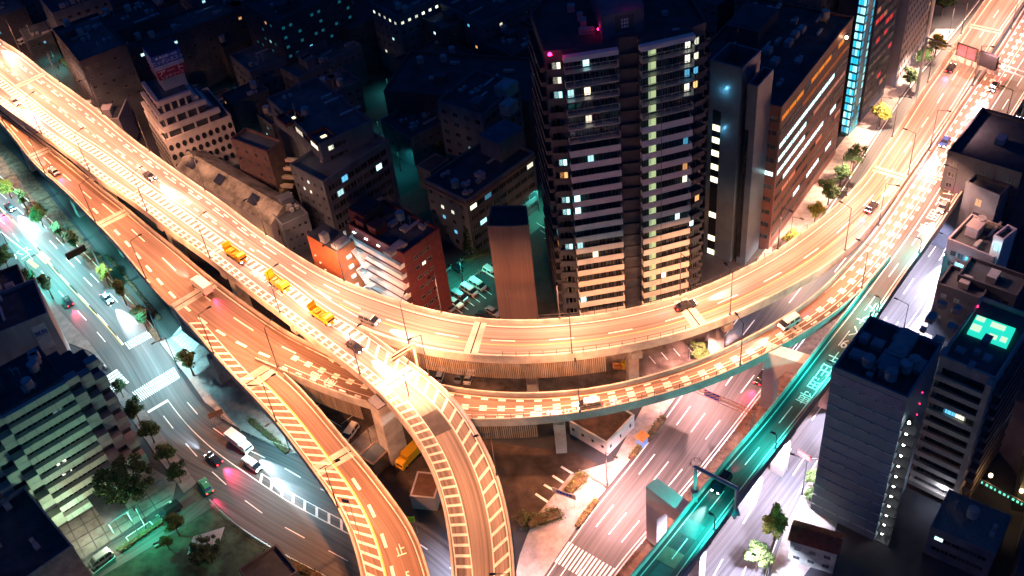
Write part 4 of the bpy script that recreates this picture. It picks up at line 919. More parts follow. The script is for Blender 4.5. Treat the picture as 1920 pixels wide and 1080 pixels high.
# ---- 10 terraced flats in the middle distance
b13 = Bld('terraced_flats', 'dark terraced flats with square roof openings and lit attic windows', rect((600,275),(697,231),(462,209), 23), 23, W_GREY, roof=ROOF_G)
b13.face(3, 0, 6, 1, 4.0, 1.7, 3, 1.4, 3, 1.5, mull=2); b13.face(0, 1, 4, 2, 1.6, 1.4, 3, 1.6, 2, 8)
b13.light([(522,249,LIT_WARM),(550,263,LIT_WARM),(583,283,LIT_WARM),(612,283,LIT_CREAM)]); b13.finish()
for x, y in ((545,224),(603,258)):
    p = P(x, y, 23); mb = MB(); az = math.atan2((b13.pts[1]-b13.pts[0]).y, (b13.pts[1]-b13.pts[0]).x)
    ca, sa_ = math.cos(az), math.sin(az); X = Vector((ca, sa_, 0)); Y = Vector((-sa_, ca, 0))
    for (ox, oy, sx, sy) in ((-2.6, 0, .25, 5), (2.6, 0, .25, 5), (0, -2.6, 5.4, .25), (0, 2.6, 5.4, .25)): mb.cbox(p + X * ox + Y * oy + Vector((0, 0, .02)), sx, sy, 1.0, az)
    mb.cbox(p + Vector((0, 0, .0)), 4.9, 4.9, .06, az, 1); mb.cbox(p + X * .6 + Vector((0, 0, .07)), 1.5, 1.0, .1, az, 2); mb.build('light_well', [W_BRICK, W_DARK, emit('roof_opening_glow', (1, .8, .45), 2.2)], b13.root)
b14 = Bld('terraced_flats', 'lower grey wing of the terraced flats with big square window grid', rect((607,346),(729,266),(556,306), 18), 18, W_GREY, roof=ROOF_G)
b14.face(0, 1, 9, 5, 2.0, 1.8, 3.1, 2.0, 1, 1.5, mull=1); b14.face(3, 0, 5, 5, .8, 1.1, 3.1, 2.0, 1, 1); b14.light([(630,356,LIT_CYAN),(643,330,LIT_CREAM),(651,341,LIT_BLUE),(579,350,LIT_CREAM),(581,365,LIT_WARM),(577,347,LIT_CREAM),(719,314,LIT_CYAN)]); b14.finish()
b15 = Bld('terraced_flats', 'lower left wing of the terraced flats with reddish end wall', rect((502,289),(530,268),(449,255), 17), 17, mat('dull_red_wall', (.10, .065, .07), .85), roof=ROOF_G)
b15.face(3, 0, 4, 5, .9, 1.2, 3.1, 2, 1, 1); b15.finish()
for k in range(5):
    a = b14.pts[3]; mb = MB(); q = P(548 - k * 3, 300 + k * 16, 15 - k * 3); mb.cbox(q, 3.4, 1.6, .2, R(-20)); mb.box(q + Vector((-1.7, -.8, .2)), (3.4, -1.1, 0), (.1, .1, 0), (0, 0, 1.0)); o = mb.build('stair_landing', W_BEIGE, b14.root); lamp('POINT', q + Vector((0, -.6, 1.7)), 40, (1, .6, .25), o, .2)
# ---- 11 grey flats with punched windows
b16 = Bld('grey_flats', 'grey concrete flats with brown eaves line and a few lit windows', rect((875,381),(1002,290),(803,338), 17), 17, W_GREY)
b16.face(0, 1, 9, 5, 2.3, 1.5, 3.1, 2.2, .8, .8, mull=2); b16.face(3, 0, 4, 5, 1.1, 1.2, 3.1, 2.2, 1, 1.5)
b16.light([(909,365,LIT_BLUE),(890,396,LIT_CREAM),(912,419,LIT_CYAN),(829,380,LIT_CREAM),(857,397,LIT_CREAM),(836,415,LIT_BLUE),(1006,290,LIT_CREAM),(861,428,LIT_BLUE)]); b16.finish()
mb = MB(); q = b16.pts
for i, j in ((0, 1), (3, 0)):
    d = (q[j] - q[i]); n_ = Vector((d.y, -d.x, 0)).normalized(); mb.box(q[i] + n_ * .07 + Vector((0, 0, 16.3)), d, n_ * .5, (0, 0, .5))
mb.build('eaves', mat('brown_eaves', (.25, .16, .11), .8), b16.root)
b16.unit(944, 280, 9, 7, 5.5, m=W_GREY, name='penthouse'); b16.unit(900, 330, 2, 2, 1); b16.unit(875, 350, 1.4, 1.4, .8)
b17 = Bld('grey_flats', 'farther grey flats with an ochre eaves line behind the first block', rect((905,220),(975,160),(835,184), 22), 22, W_GREY)
b17.face(3, 0, 4, 6, 1.6, 1.3, 3.1, 2.0, 1, 1, mull=1); b17.face(0, 1, 6, 6, 1.8, 1.3, 3.1, 2.0, 1, 1, prob=.06); b17.finish(); b17.unit(950, 175, 5, 4, 3); b17.unit(955, 210, 4, 3, 3)
b18 = Bld('shed_building', 'small shed roofed house with a pale gable by the dark lane', rect((807,324),(842,300),(784,310), 7), 7, W_GREY, parapet=.2); b18.face(0, 1, 1, 1, 1.5, 1.2, 3, 2); b18.light([(838,302,LIT_CYAN)]); b18.finish()
# ---- dark blocks of the far city
def clutter(bb, F0, u, v, lu, lv, an, n):
    for k in range(n):
        q = F0 + u * random.uniform(1.5, lu - 1.5) + v * random.uniform(1.5, lv - 1.5); mb = MB(); kind = random.random()
        if kind < .45: mb.cbox(q, random.uniform(.8, 2.2), random.uniform(.8, 1.6), random.uniform(.5, 1.4), an); mb.cbox(q + u * 1.6, .9, .8, .8, an); mb.build('rooftop_unit', UNIT, bb.root)
        elif kind < .6:
            for i in range(4): mb.tube(q + u * (.6 if i % 2 else -.6) + v * (.6 if i > 1 else -.6), q + u * (.6 if i % 2 else -.6) + v * (.6 if i > 1 else -.6) + Vector((0, 0, 1.2)), .06, n=5)
            mb.tube(q + Vector((0, 0, 1.2)), q + Vector((0, 0, 3.0)), 1.0, n=12); mb.build('water_tank', UNIT, bb.root)
        elif kind < .75: mb.box(q, u * random.uniform(3, 7), v * .5, (0, 0, .5)); mb.build('duct', STEEL_G, bb.root)
        elif kind < .88: mb.tube(q, q + Vector((0, 0, 3.5)), .05, n=5); mb.box(q + Vector((-.6, 0, 3)), (1.2, 0, 0), (0, .05, 0), (0, 0, .05)); mb.box(q + Vector((-.4, 0, 2.6)), (.8, 0, 0), (0, .05, 0), (0, 0, .05)); mb.build('aerial', STEEL_G, bb.root)
        else: mb.cbox(q, 3.2, 2.6, 2.5, an); mb.cbox(q + Vector((0, 0, 2.5)), 3.5, 2.9, .15, an); mb.build('stair_house', bb.wall, bb.root)
FAR = [ # front corner, h, lu, lv, angle of u, wall, windows prob
 ((222,107),20,46,12,30,'long flat roofed block with a row of small parapet lights',.05), ((150,120),27,14,26,30,'dark slab with dim green windows along its street side',.0), ((205,68),24,18,14,30,'dark block with bright white stacked balconies',.05),
 ((330,60),14,30,20,28,'low dark block beyond the long flat roof',.04), ((420,95),12,18,20,30,'small dark block behind the stepped building',.03), ((470,140),14,26,14,32,'dark low block left of the terraced flats',.02),
 ((520,45),26,26,20,38,'block with a grid of faint cyan windows at the top edge',.10), ((560,150),12,24,16,40,'dark block behind the terraced flats',.03), ((720,175),15,42,22,-20,'flat grey roofed block in the dark middle',.02),
 ((655,60),16,20,22,34,'dark block in the far centre with few lights',.06), ((745,35),22,16,14,36,'block with a brightly lit top floor at the top edge',.10), ((800,150),13,18,16,36,'dark hipped block near the far flats',.03), ((830,60),18,26,18,34,'dark block with small bright windows far behind',.09),
 ((905,50),20,24,22,36,'long dark roof left of the high tower',.05), ((960,110),15,16,14,38,'small dark block close to the high tower',.10), ((770,265),9,16,14,36,'low dark house beside the lit lane',.08), ((600,190),10,14,10,34,'tiny dark roof behind the terraced flats',.02),
 ((100,30),22,18,16,30,'dark block at the upper left corner',.10), ((440,20),20,22,18,34,'dark block at the top edge near small lights',.12), ((370,-5),24,30,20,32,'dark slab cut by the top edge',.08), ((610,0),20,26,20,34,'far dark block cut by the top edge',.08), ((1345,15),26,18,20,40,'dark block with a green lit corner behind the tower',.08), ((1420,25),20,30,24,48,'dark roofscape block beyond the office',.03), ((1540,5),36,20,24,50,'tall dark block behind the office roof',.04)]
for (f, h, lu, lv, an, lab, pr) in FAR:
    F0 = P(*f, h); u = Vector((math.cos(R(an)), math.sin(R(an)), 0)); v = Vector((-u.y, u.x, 0)); z = lambda p: Vector((p.x, p.y, 0))
    bb = Bld('city_block', lab, [z(F0), z(F0 + u * lu), z(F0 + u * lu + v * lv), z(F0 + v * lv)], h, random.choice([W_DARK, W_GREY]), roof=random.choice([ROOF_D, ROOF_G]), group='dark blocks of the far city')
    bb.face(0, 1, max(2, int(lu / 2.6)), min(5, int(h / 3.1)), 1.1, 1.0, 3.1, 2.0, 1, 1, prob=pr * .7); bb.face(3, 0, max(2, int(lv / 2.6)), min(5, int(h / 3.1)), 1.0, 1.0, 3.1, 2.0, 1, 1, prob=pr * .7)
    if 'stacked balconies' in lab: bb.light([(150,8,LIT_WARM),(158,20,LIT_CREAM),(170,30,LIT_WARM),(178,42,LIT_CREAM),(150,2,LIT_ORANGE)])
    if 'long flat' in lab:
        for q in ((262,106),(280,93),(286,90),(325,70),(333,65)): bb.light([(*q, LIT_CYAN)])
    if 'brightly lit top' in lab:
        for w_ in bb.wins:
            if w_[7] == 0: w_[5] = LIT_CREAM
    if 'faint cyan' in lab:
        for w_ in bb.wins:
            if random.random() < .5: w_[5] = emit('faint_cyan_window', (.02, .25, .35), .35)
    bb.finish(60)
    c = bb.c
    clutter(bb, F0, u, v, lu, lv, R(an), random.randint(6, 11))

# ---- right side: office with stair lamps
p1 = rect((1700,753),(1765,652),(1565,690), 38.3)
r1 = Bld('striped_office', 'tall office block with thin pale floor lines and a column of stair lamps', p1, 38.3, mat('ribbed_office_wall', (.13, .19, .24), .5, var=.15, scale=.4, spec=.5), parapet=1.0)
a, b_ = p1[3], p1[0]; d = b_ - a; LL = d.length; d.normalize(); out = Vector((d.y, -d.x, 0)); LINE = mat('floor_line_trim', (.6, .66, .62), .5)
for f in range(13):
    z = 38.3 - 2.6 - 2.8 * f
    if z > .5:
        mb = MB(); mb.box(a + out * .01 + Vector((0, 0, z)), d * (LL - .1), out * .14, (0, 0, .2)); mb.build('floor_line', LINE, r1.root)
        mb = MB()
        for k in range(4): mb.box(a + d * (LL * (.18 + .22 * k)) + out * .16 + Vector((0, 0, z - .02)), d * .2, out * .08, (0, 0, .2))
        mb.build('wall_vent', STEEL_D, r1.root)
mb = MB(); mb.box(a + out * .02 + Vector((0, 0, 35.9)), d * LL, out * .1, (0, 0, 2.2)); mb.build('top_band', mat('top_band_panel', (.30, .28, .34), .6), r1.root)
u2 = (p1[1] - p1[0]).normalized(); o2 = Vector((u2.y, -u2.x, 0)); BULB = emit('stair_bulb', (1, .95, .8), 30)
for f in range(12):
    z = 32.5 - 2.8 * f
    if z < 1: break
    mb = MB(); q = p1[0] + u2 * .2 + Vector((0, 0, z - 1.6)); n = 8
    arc = [q] + [q + u2 * 3.4 * math.cos(math.pi/2 * i / n) * 1.0 + o2 * 2.6 * math.sin(math.pi/2 * i / n) for i in range(n + 1)]
    mb.prism([(p.x, p.y) for p in arc], z - 1.6, z - 1.45); 
    for i in range(1, n + 1):
        p, r_ = arc[i], arc[i + 1] if i + 1 < len(arc) else arc[0]; mb.box(p, r_ - p, Vector((0, 0, 1.0)), (r_ - p).cross(Vector((0, 0, 1))).normalized() * .06)
    o = mb.build('stair_landing', STEEL_D, r1.root); bp = p1[0] + u2 * .9 + o2 * .9 + Vector((0, 0, z + .2)); mb = MB(); mb.tube(bp, bp + Vector((0, 0, .3)), .22, n=8); mb.build('stair_lamp', BULB, o)
    lamp('POINT', bp + o2 * .5 + Vector((0, 0, .1)), 26, (.8, .95, 1), o, .1)
    if f % 1 == 0:
        m_ = MB(); rp = p1[0] + u2 * 8.5 + o2 * .1 + Vector((0, 0, z)); m_.tube(rp, rp + Vector((0, 0, .2)), .09); m_.build('exit_lamp', emit('small_red_lamp', (1, .02, .12), 6), r1.root)
lamp('SPOT', (a + out * 9 + d * 4 + Vector((0, 0, 3))), 22000, (.06, .55, 1), r1.root, .5, 110, (-out + Vector((0, 0, .55))))  # unseen spot without a fixture, added for the blue glow on the facade foot
for (x, y, sx, sy, sz) in ((1690,655,7,3,1.6),(1660,680,4,2,1.2),(1645,650,2,2,1),(1620,640,1.6,1.6,1.4),(1720,690,3,2,1),(1610,670,2,3,.8)): r1.unit(x, y, sx, sy, sz)
mb = MB(); q = P(1639, 598, 39); 
for ox, hh in ((0, 3.2), (.8, 2.2), (-.8, 2.0)): mb.tube(q + Vector((ox, 0, 0)), q + Vector((ox, 0, hh)), .07)
mb.box(q + Vector((-.9, -.05, 1.4)), (1.8, 0, 0), (0, .1, 0), (0, 0, .1)); mb.build('antenna', STEEL_D, r1.root)
beacon(r1.root, P(1666, 680, 40), 0, .14); r1.finish()
# apartment slab with balconies and teal skylight
p3 = rect((1866,716),(1940,600),(1757,683), 34)
r3 = Bld('balcony_block', 'big apartment slab with pale balcony rows and a glowing teal roof light', p3, 34, mat('pale_slab', (.40, .38, .35), .8, var=.15), roof=ROOF_G)
r3.face(3, 0, 4, 11, 2.2, 1.7, 2.9, 2.4, .8, .8, mull=2); r3.face(0, 1, 5, 11, 2.2, 1.6, 2.9, 2.4, 1.5, 1, mull=2)
r3.light([(1810,778,LIT_CREAM),(1857,797,LIT_CYAN),(1917,795,LIT_CYAN),(1775,765,LIT_BLUE),(1898,748,LIT_BLUE)]); r3.finish()
for (i, j, mt) in ((3, 0, mat('pale_balcony', (.46, .42, .36), .7, var=.1)), (0, 1, mat('brown_balcony', (.16, .13, .13), .7))):
    a, b_ = p3[i], p3[j]; d = b_ - a; LL = d.length; d.normalize(); out = Vector((d.y, -d.x, 0))
    for f in range(11):
        z = 34 - 2.9 * (f + 1) - .6
        if z > 0: balcony(r3.root, a, d, out, .2, LL - .9, z, 1.5, mt, hp=1.0)
mb = MB(); mb.box(p3[0] + out * .0, -d * 0 + (p3[3] - p3[0]).normalized() * 1.0, (p3[0] - p3[1]).normalized() * 1.8, (0, 0, 34.5)); mb.build('corner_pier', W_BEIGE, r3.root)
sk = [P(x, y, 34.6) for x, y in ((1832,589),(1905,615),(1888,650),(1814,622))]; mb = MB(); mb.prism([(p.x, p.y) for p in sk], 34.0, 34.5); sl = mb.build('skylight', emit('teal_skylight', (.02, .75, .55), 1.1), r3.root)
mb = MB(); C0 = sk[0]; U = sk[1] - sk[0]; V_ = sk[3] - sk[0]
for (u, v, su, sv) in ((.03, .05, .22, .22), (.02, .5, .24, .32), (.42, .1, .36, .24), (.5, .68, .2, .22), (.78, .62, .16, .25)): mb.box(C0 + U * u + V_ * v + Vector((0, 0, -.08)), U * su, V_ * sv, (0, 0, .12))
mb.build('skylight_panel', emit('pale_panel_glow', (.75, 1, .7), 1.0), sl)
for (x, y, sx, sy, sz) in ((1784,618,1.5,1.5,1.0),(1820,690,2,1,.8),(1850,640,2,1.4,.8),(1730,620,1,1,.6)): r3.unit(x, y, sx, sy, sz)
m_ = MB(); q = P(1833, 576, 35); m_.tube(q, q + Vector((0, 0, .4)), .14); m_.build('warning_light', emit('small_red_lamp', (1, .02, .12), 6), r3.root)
# upper right houses and roofs
r4 = Bld('corner_building', 'tall narrow house with three orange crossed windows near the right edge', rect((1873,372),(1930,320),(1838,334), 22), 22, W_GREY)
r4.face(3, 0, 1, 5, 1.5, 2.0, 3.6, 3.2, 1.2, 1.6, mull=1); r4.light([(1853,372,LIT_ORANGE),(1850,396,LIT_ORANGE)]); r4.finish()
r5 = Bld('courtyard_house', 'flat black roofed house over a blue lit courtyard wall', rect((1862,488),(1905,440),(1770,461), 16), 16, W_PALE, roof=ROOF_D)
r5.face(3, 0, 5, 4, 1.2, 1.4, 3.0, 2.4, 1.2, 1.2, mull=1); r5.finish(); a = r5.pts[3]; d = (r5.pts[0] - a).normalized(); out = Vector((d.y, -d.x, 0)); LL = (r5.pts[0] - a).length
for k in (.4, .85): lamp('POINT', a + d * LL * k + out * 2 + Vector((0, 0, 12)), 420, (.08, .6, .85), r5.root, .4)
for f in range(3): balcony(r5.root, a, d, out, 3, LL - 2, 12.2 - 3 * f - .9, 1.0, GAL, hp=.9)
r6 = Bld('roof_cabin', 'white stair cabin with a cyan lit doorway on the right side roofs', rect((1880,455),(1905,435),(1862,447), 21), 21, WHITEP); r6.face(3, 0, 1, 1, 1.1, 1.9, 3, 2); r6.light([(1873,452,LIT_CYAN)]); r6.finish(); lamp('POINT', r6.pts[3] + Vector((0, -1.5, 19.5)), 160, (.2, .75, 1), r6.root, .2)
RB = [((1838,566),14,7,9,47,'dark low roof beside the boulevard above the striped office'), ((1905,560),15,7,12,47,'dark roof between the courtyard house and the teal roof light'), ((1915,330),26,20,16,47,'dark roof at the right edge above the orange windows'),
      ((1905,1075),9,26,20,-32,'dark flat roof in the lower right corner'), ((1925,880),12,16,12,-30,'dark block at the right edge below the balcony block')]
for (f, h, lu, lv, an, lab) in RB:
    F0 = P(*f, h); u = Vector((math.cos(R(an)), math.sin(R(an)), 0)); v = Vector((-u.y, u.x, 0)); z = lambda p: Vector((p.x, p.y, 0))
    bb = Bld('city_block', lab, [z(F0), z(F0 + u * lu), z(F0 + u * lu + v * lv), z(F0 + v * lv)], h, W_DARK, group='dark roofs on the right side'); bb.face(3, 0, 3, 3, 1.4, 1.3, 3, 2, 1, 1); bb.finish()
    mb = MB(); mb.cbox(F0 + u * lu * .5 + v * lv * .5, 3, 2, 1.4, R(an)); mb.build('rooftop_unit', UNIT, bb.root)
# lower right house, lit shop, tiled house
r7 = Bld('workshop', 'long low workshop with a ribbed roof and one cyan lit window', rect((1866,1040),(1897,968),(1747,985), 8), 8, W_GREY, roof=mat('ribbed_roof', (.10, .15, .17), .6, var=.3, scale=1.0, stretch=(3, .2, 1)), parapet=.15)
r7.face(3, 0, 6, 2, 1.6, 1.1, 3, 2.4, 1, 1, mull=1); r7.light([(1765,968,LIT_CYAN)]); r7.finish()
r8 = Bld('lit_shop', 'small shop with a glowing pinkish white front under the balcony block', rect((1790,905),(1798,880),(1758,890), 4), 4, WHITEP, parapet=.3); q = r8.pts; d = (q[0] - q[3]); out = Vector((d.y, -d.x, 0)).normalized()
mb = MB(); mb.box(q[3] + out * .05 + d * .05 + Vector((0, 0, .4)), d * .9, out * .06, (0, 0, 3)); mb.build('shop_front', emit('shop_front_glow', (1, .8, .85), 1.6), r8.root); lamp('POINT', (q[0] + q[3]) / 2 + out * 3 + Vector((0, 0, 4.5)), 900, (.8, .8, 1), r8.root, .5)
for k in range(10):
    p = P(1850 + k * 8, 900 + k * 3.6, 5.0); 
sg = thing('shop_sign_row', 'row of small green lit signs with two warm lamps by the workshop roof', 'sign', P(1880, 915, 4)); mb = MB(); s0 = P(1838, 898, 5.5); s1 = P(1925, 945, 5.5); mb.box(s0 - Vector((0, 0, 1.2)), s1 - s0, Vector((0, 0, 1.2)), Vector((.1, .15, 0))); mb.build('board', STEEL_D, sg)
for k in range(10): mb = MB(); q = s0.lerp(s1, .04 + k * .095) + Vector((-.05, -.08, -.9)); mb.box(q, (s1 - s0) * (.05 if k % 3 else .03), Vector((.02, .03, 0)), (0, 0, .6)); mb.build('sign_panel', emit('green_sign_glow', (.2, .95, .65), 1.3), sg)
for (x, y) in ((1857,893),(1915,922)): mb = MB(); q = P(x, y, 6); mb.tube(q, q + Vector((0, 0, .5)), .35); mb.build('warm_lamp', emit('warm_bulb', (1, .7, .35), 10), sg); lamp('POINT', q + Vector((-.8, -1.2, .5)), 350, (1, .55, .2), sg, .3)
r9 = Bld('tiled_house', 'small pale house with a ribbed red tile roof beside the boulevard', rect((1568,1040),(1578,1000),(1490,998), 6), 6, mat('mint_wall', (.45, .55, .48), .8), cat='house', roof=ROOFTILE, parapet=0)
q = r9.pts; mb = MB(); z6 = Vector((0, 0, 6.02)); up = Vector((0, 0, 7.6)); m0 = (q[0] + q[1]) / 2 + up; m1 = (q[3] + q[2]) / 2 + up
o0 = (q[3] - q[0]).normalized() * .5
mb.quad(q[0] - o0 + z6, m0 - o0, m1 + o0, q[3] + o0 + z6); mb.quad(m0 - o0, q[1] - o0 + z6, q[2] + o0 + z6, m1 + o0)
n = 26
for k in range(n):
    a0 = (q[0] - o0).lerp(q[3] + o0, k / n) + z6; a1 = (m0 - o0).lerp(m1 + o0, k / n); mb.tube(a0 + Vector((0, 0, .05)), a1 + Vector((0, 0, .05)), .09, n=5)
    a0 = (q[1] - o0).lerp(q[2] + o0, k / n) + z6; mb.tube(a0 + Vector((0, 0, .05)), a1 + Vector((0, 0, .05)), .09, n=5)
mb.build('tiled_roof', ROOFTILE, r9.root); r9.face(3, 0, 3, 2, 1.2, .9, 2.7, 1.6, .8, .8, mull=1, dark=CURTAIN); r9.finish()
# ---- left side
tl = [P(2,776,0), P(170,676,0)]
hS = 33.0
sp = rect((172,676),(60,600),(2,776), hS, 20, None)
# stepped green lit building: front face runs from the left corner to the right corner
FL, FR = P(2, 778, hS), P(120, 711, hS); FL.z = FR.z = 0; d = (FR - FL); LL = d.length; d.normalize(); out = Vector((d.y, -d.x, 0)); back = -out
s1_ = Bld('banded_building', 'stepped block with pale green floor bands above the tiled forecourt', [FL, FR, FR + back * 12, FR + back * 12 - d * LL, ][::1], hS, W_DARK, parapet=.4)
GB = mat('pale_green_band', (.34, .42, .36), .7, var=.12, scale=.3)
for f in range(11):
    z = hS - 3.0 * f - 1.6
    if z < .5: break
    mb = MB(); mb.box(FL + out * .02 + Vector((0, 0, z)), d * LL, out * 1.1, (0, 0, 1.5)); 
    for k in range(5): mb.box(FL + d * LL * (k + .5) / 5 + out * 1.13 + Vector((0, 0, z)), d * .05, out * .02, (0, 0, 1.5), 1)
    mb.build('floor_band', [GB, STEEL_D], s1_.root)
    for (sd, k) in [(1, k) for k in range(3)] + [(0, k) for k in range(3)]:
        wd = 2.4; x0 = LL + k * wd if sd else -(k + 1) * wd; ph = (f + k) % 2; zz = z + (0 if ph else 1.45) - k * .5
        mb = MB(); mb.box(FL + d * x0 - out * (1.2 * (k + 1)) + Vector((0, 0, max(.2, zz - 1.5))), d * wd, out * (2.0), (0, 0, 1.5)); mb.build('stepped_bay', mat('bay_panel', (.26, .27, .27), .7, var=.15) if sd else GB, s1_.root)
for k in range(3):
    mb = MB(); q = FR + d * (2.4 * k) - out * (1.4 * (k + 1)); mb.box(q + back * 9, d * 2.38, -back * 9, (0, 0, hS - 2.5 * (k + .6))); mb.build('stepped_wall', W_DARK, s1_.root)
    if k < 3: mb = MB(); q = FL - d * (2.4 * (k + 1)) - out * (1.4 * (k + 1)); mb.box(q + back * 9, d * 2.38, -back * 9, (0, 0, hS - 2.5 * (k + .6))); mb.build('stepped_wall', W_DARK, s1_.root)
s1_.face(0, 1, 10, 10, 2.0, 1.2, 3.0, 3.1, .5, .5, dark=GLASS_D, mull=1); s1_.light([(108,762,LIT_CYAN),(116,862,LIT_CREAM),(128,880,LIT_CREAM)]); s1_.finish()
for k, (fr, e) in enumerate(((.2, 5000), (.55, 7000), (.85, 6000))): lamp('SPOT', FL + d * LL * fr + out * 14 + Vector((0, 0, 1)), e * .9, (.34, 1, .66), s1_.root, .4, 120, (-out * .9 + Vector((0, 0, .9))))  # three unseen spots added to wash the floor bands green
lamp('POINT', P(185, 985, 6), 2600, (1, .9, .6), s1_.root, .6); lamp('POINT', P(135, 985, 5), 1500, (1, .9, .6), s1_.root, .6)
mb = MB(); q = P(190, 960, 3.6); c0, c1 = P(163, 893, 4.2), P(222, 972, 4.2); dd = (c1 - c0).normalized(); nn = Vector((dd.y, -dd.x, 0)); cn = thing('entrance_canopy', 'long black flat canopy crossing the lit forecourt to the street', 'canopy', (c0.x, c0.y, 0)); mb.box(c0 - nn * 2.4, c1 - c0, nn * 4.8, (0, 0, .35)); mb.build('roof', ROOF_D, cn)
for k in range(4):
    for sgn in (-2, 2): mb = MB(); q = c0.lerp(c1, .15 + k * .26) + nn * sgn; mb.tube(Vector((q.x, q.y, .13)), q, .12); mb.build('post', STEEL_G, cn)
mb = MB(); o_ = P(110, 1000, 0); dd2 = (P(255, 915, 0) - P(150, 975, 0)).normalized(); nn2 = Vector((-dd2.y, dd2.x, 0))
for i in range(-3, 8): q = P(190, 985, .15) + dd2 * (i * 2.6 - 8); mb.box(q - nn2 * 9, nn2 * 18, dd2 * .22, (0, 0, .02))
for i in range(-3, 4): q = P(190, 985, .152) + nn2 * (i * 2.6); mb.box(q - dd2 * 14, dd2 * 28, nn2 * .22, (0, 0, .022))
s = struct(mb, 'forecourt_paving_joints', STEEL_D)
s2_ = Bld('low_block', 'black flat roofed block in the lower left corner with a green lit side', rect((139,1028),(82,958),(38,1088), 14, 20, 16), 14, mat('green_grey_wall', (.25, .32, .28), .8)); s2_.finish()
s3_ = Bld('sheeted_building', 'building wrapped in pale construction sheeting with a hung banner', rect((92,592),(70,535),(-30,640), 20, 14, 22), 20, mat('construction_sheet', (.28, .29, .32), .75, var=.2, scale=.5, stretch=(1, 1, .2)))
q = s3_.pts; mb = MB(); dd = (q[3] - q[0]).normalized(); nn = Vector((dd.y, -dd.x, 0)); nn = nn if nn.y < 0 else -nn; mb.box(q[0] + dd * 1.5 + nn * .1 + Vector((0, 0, 12)), dd * 3, nn * .05, (0, 0, 7)); bnr = mb.build('banner', mat('banner_cloth', (.45, .47, .52), .8), s3_.root)
wall_text('開発', q[0] + dd * 3 + nn * .2 + Vector((0, 0, 16.6)), -dd, 1.4, mat('sign_blue', (.02, .07, .40), .5), s3_.root)
s4_ = Bld('low_block', 'dark roofed block at the left edge above the sheeted building', rect((55,552),(35,500),(-40,590), 17, 12, 18), 17, W_DARK); s4_.unit(20, 540, 2, 2, 1)
s5_ = Bld('low_block', 'small dark roofed house at the bottom edge near the green park', rect((490,1125),(540,1090),(430,1080), 5, 8, 8), 5, W_DARK); s5_.finish()
# white pavilion under the lower deck
r10 = Bld('white_pavilion', 'small white pavilion with square windows tucked under the lower deck', rect((1138,832),(1189,779),(1062,797), 3.8), 3.8, mat('pavilion_wall', (.62, .58, .56), .75, var=.08), roof=mat('brown_roof', (.10, .06, .045), .9, var=.4, scale=.4), parapet=.3)
r10.face(3, 0, 4, 1, .7, .8, 3, 1.7, .6, .8, mull=0, dark=GLASS_D); r10.face(0, 1, 3, 1, .5, 1.0, 3, 1.8, .9, 1.2, mull=0, dark=GLASS_D); r10.finish()
r11 = Bld('lean_to_hut', 'brown ribbed roofed hut beside the ramp with a pale side wall', rect((815,935),(828,890),(775,890), 4, 6, 5), 4, W_PALE, roof=mat('brown_ribbed_roof', (.09, .05, .035), .8), parapet=.1); r11.finish()
r12 = Bld('yard_hut', 'dark brown hut with rounded roof next to the square pillar', rect((700,872),(722,850),(682,858), 4, 5, 4), 4, mat('brown_hut', (.12, .08, .06), .7), parapet=.1); r12.finish()

for q_, n_ in ((r1, 9), (b4, 16), (b9, 8), (b13, 9), (b14, 6), (b16, 9), (b17, 6), (r4, 6), (r5, 7), (s1_, 8), (s2_, 6), (s3_, 6), (s4_, 4), (r7, 3), (b12, 4)):
    p = q_.pts; u = (p[1] - p[0]); v = (p[3] - p[0]); lu, lv = u.length, v.length; clutter(q_, p[0] + Vector((0, 0, q_.h)), u.normalized(), v.normalized(), lu, lv, math.atan2(u.y, u.x), n_)

for (x, y) in ((1760,640),(1770,665),(1800,660),(1745,600),(1765,575),(1795,585),(1830,665),(1850,675)): r3.unit(x, y, random.uniform(.8, 2.2), random.uniform(.8, 1.8), random.uniform(.5, 1.2))
# ================================================================ LOW HOUSES BETWEEN THE FAR BLOCKS
occ = [(o.location.x, o.location.y, 13) for o in bpy.data.objects if o.parent is None and o.get('category') == 'building']
def near_road(p):
    return any((Vector((q.x, q.y, 0)) - p).length < 17 for rd in (A, H, NR) for q in rd.C[::4])
rh = random.Random(21); nh = 0
for _ in range(4000):
    if nh >= 85: break
    px, py = rh.uniform(-80, 1330), rh.uniform(-70, 470); h = rh.choice([6, 7, 9, 10, 12]); p = P(px, py, 0)
    if near_road(p) or any((p.x - a) ** 2 + (p.y - b) ** 2 < (r_ + 5) ** 2 for a, b, r_ in occ): continue
    if py > 240 and not (430 < px < 900): continue
    an = R(rh.choice([34, 30, 38]) + rh.uniform(-3, 3)); lu, lv = rh.uniform(7, 13), rh.uniform(7, 12); u = Vector((math.cos(an), math.sin(an), 0)); v = Vector((-u.y, u.x, 0)); F0 = p - u * lu / 2 - v * lv / 2
    bb = Bld('low_house', 'low dark house packed between the bigger blocks of the unlit far city', [F0, F0 + u * lu, F0 + u * lu + v * lv, F0 + v * lv], h, rh.choice([W_DARK, W_GREY]), cat='house', roof=rh.choice([ROOF_D, ROOF_G]), group='low dark houses of the far city', parapet=.5)
    bb.face(0, 1, 4, min(3, h // 3), .8, .9, 3.0, 1.9, .8, .8, prob=.08); bb.face(3, 0, 4, min(3, h // 3), .8, .9, 3.0, 1.9, .8, .8, prob=.08); bb.finish(); clutter(bb, F0 + Vector((0, 0, h)), u, v, lu, lv, an, 3); occ.append((p.x, p.y, 6)); nh += 1
na = 0
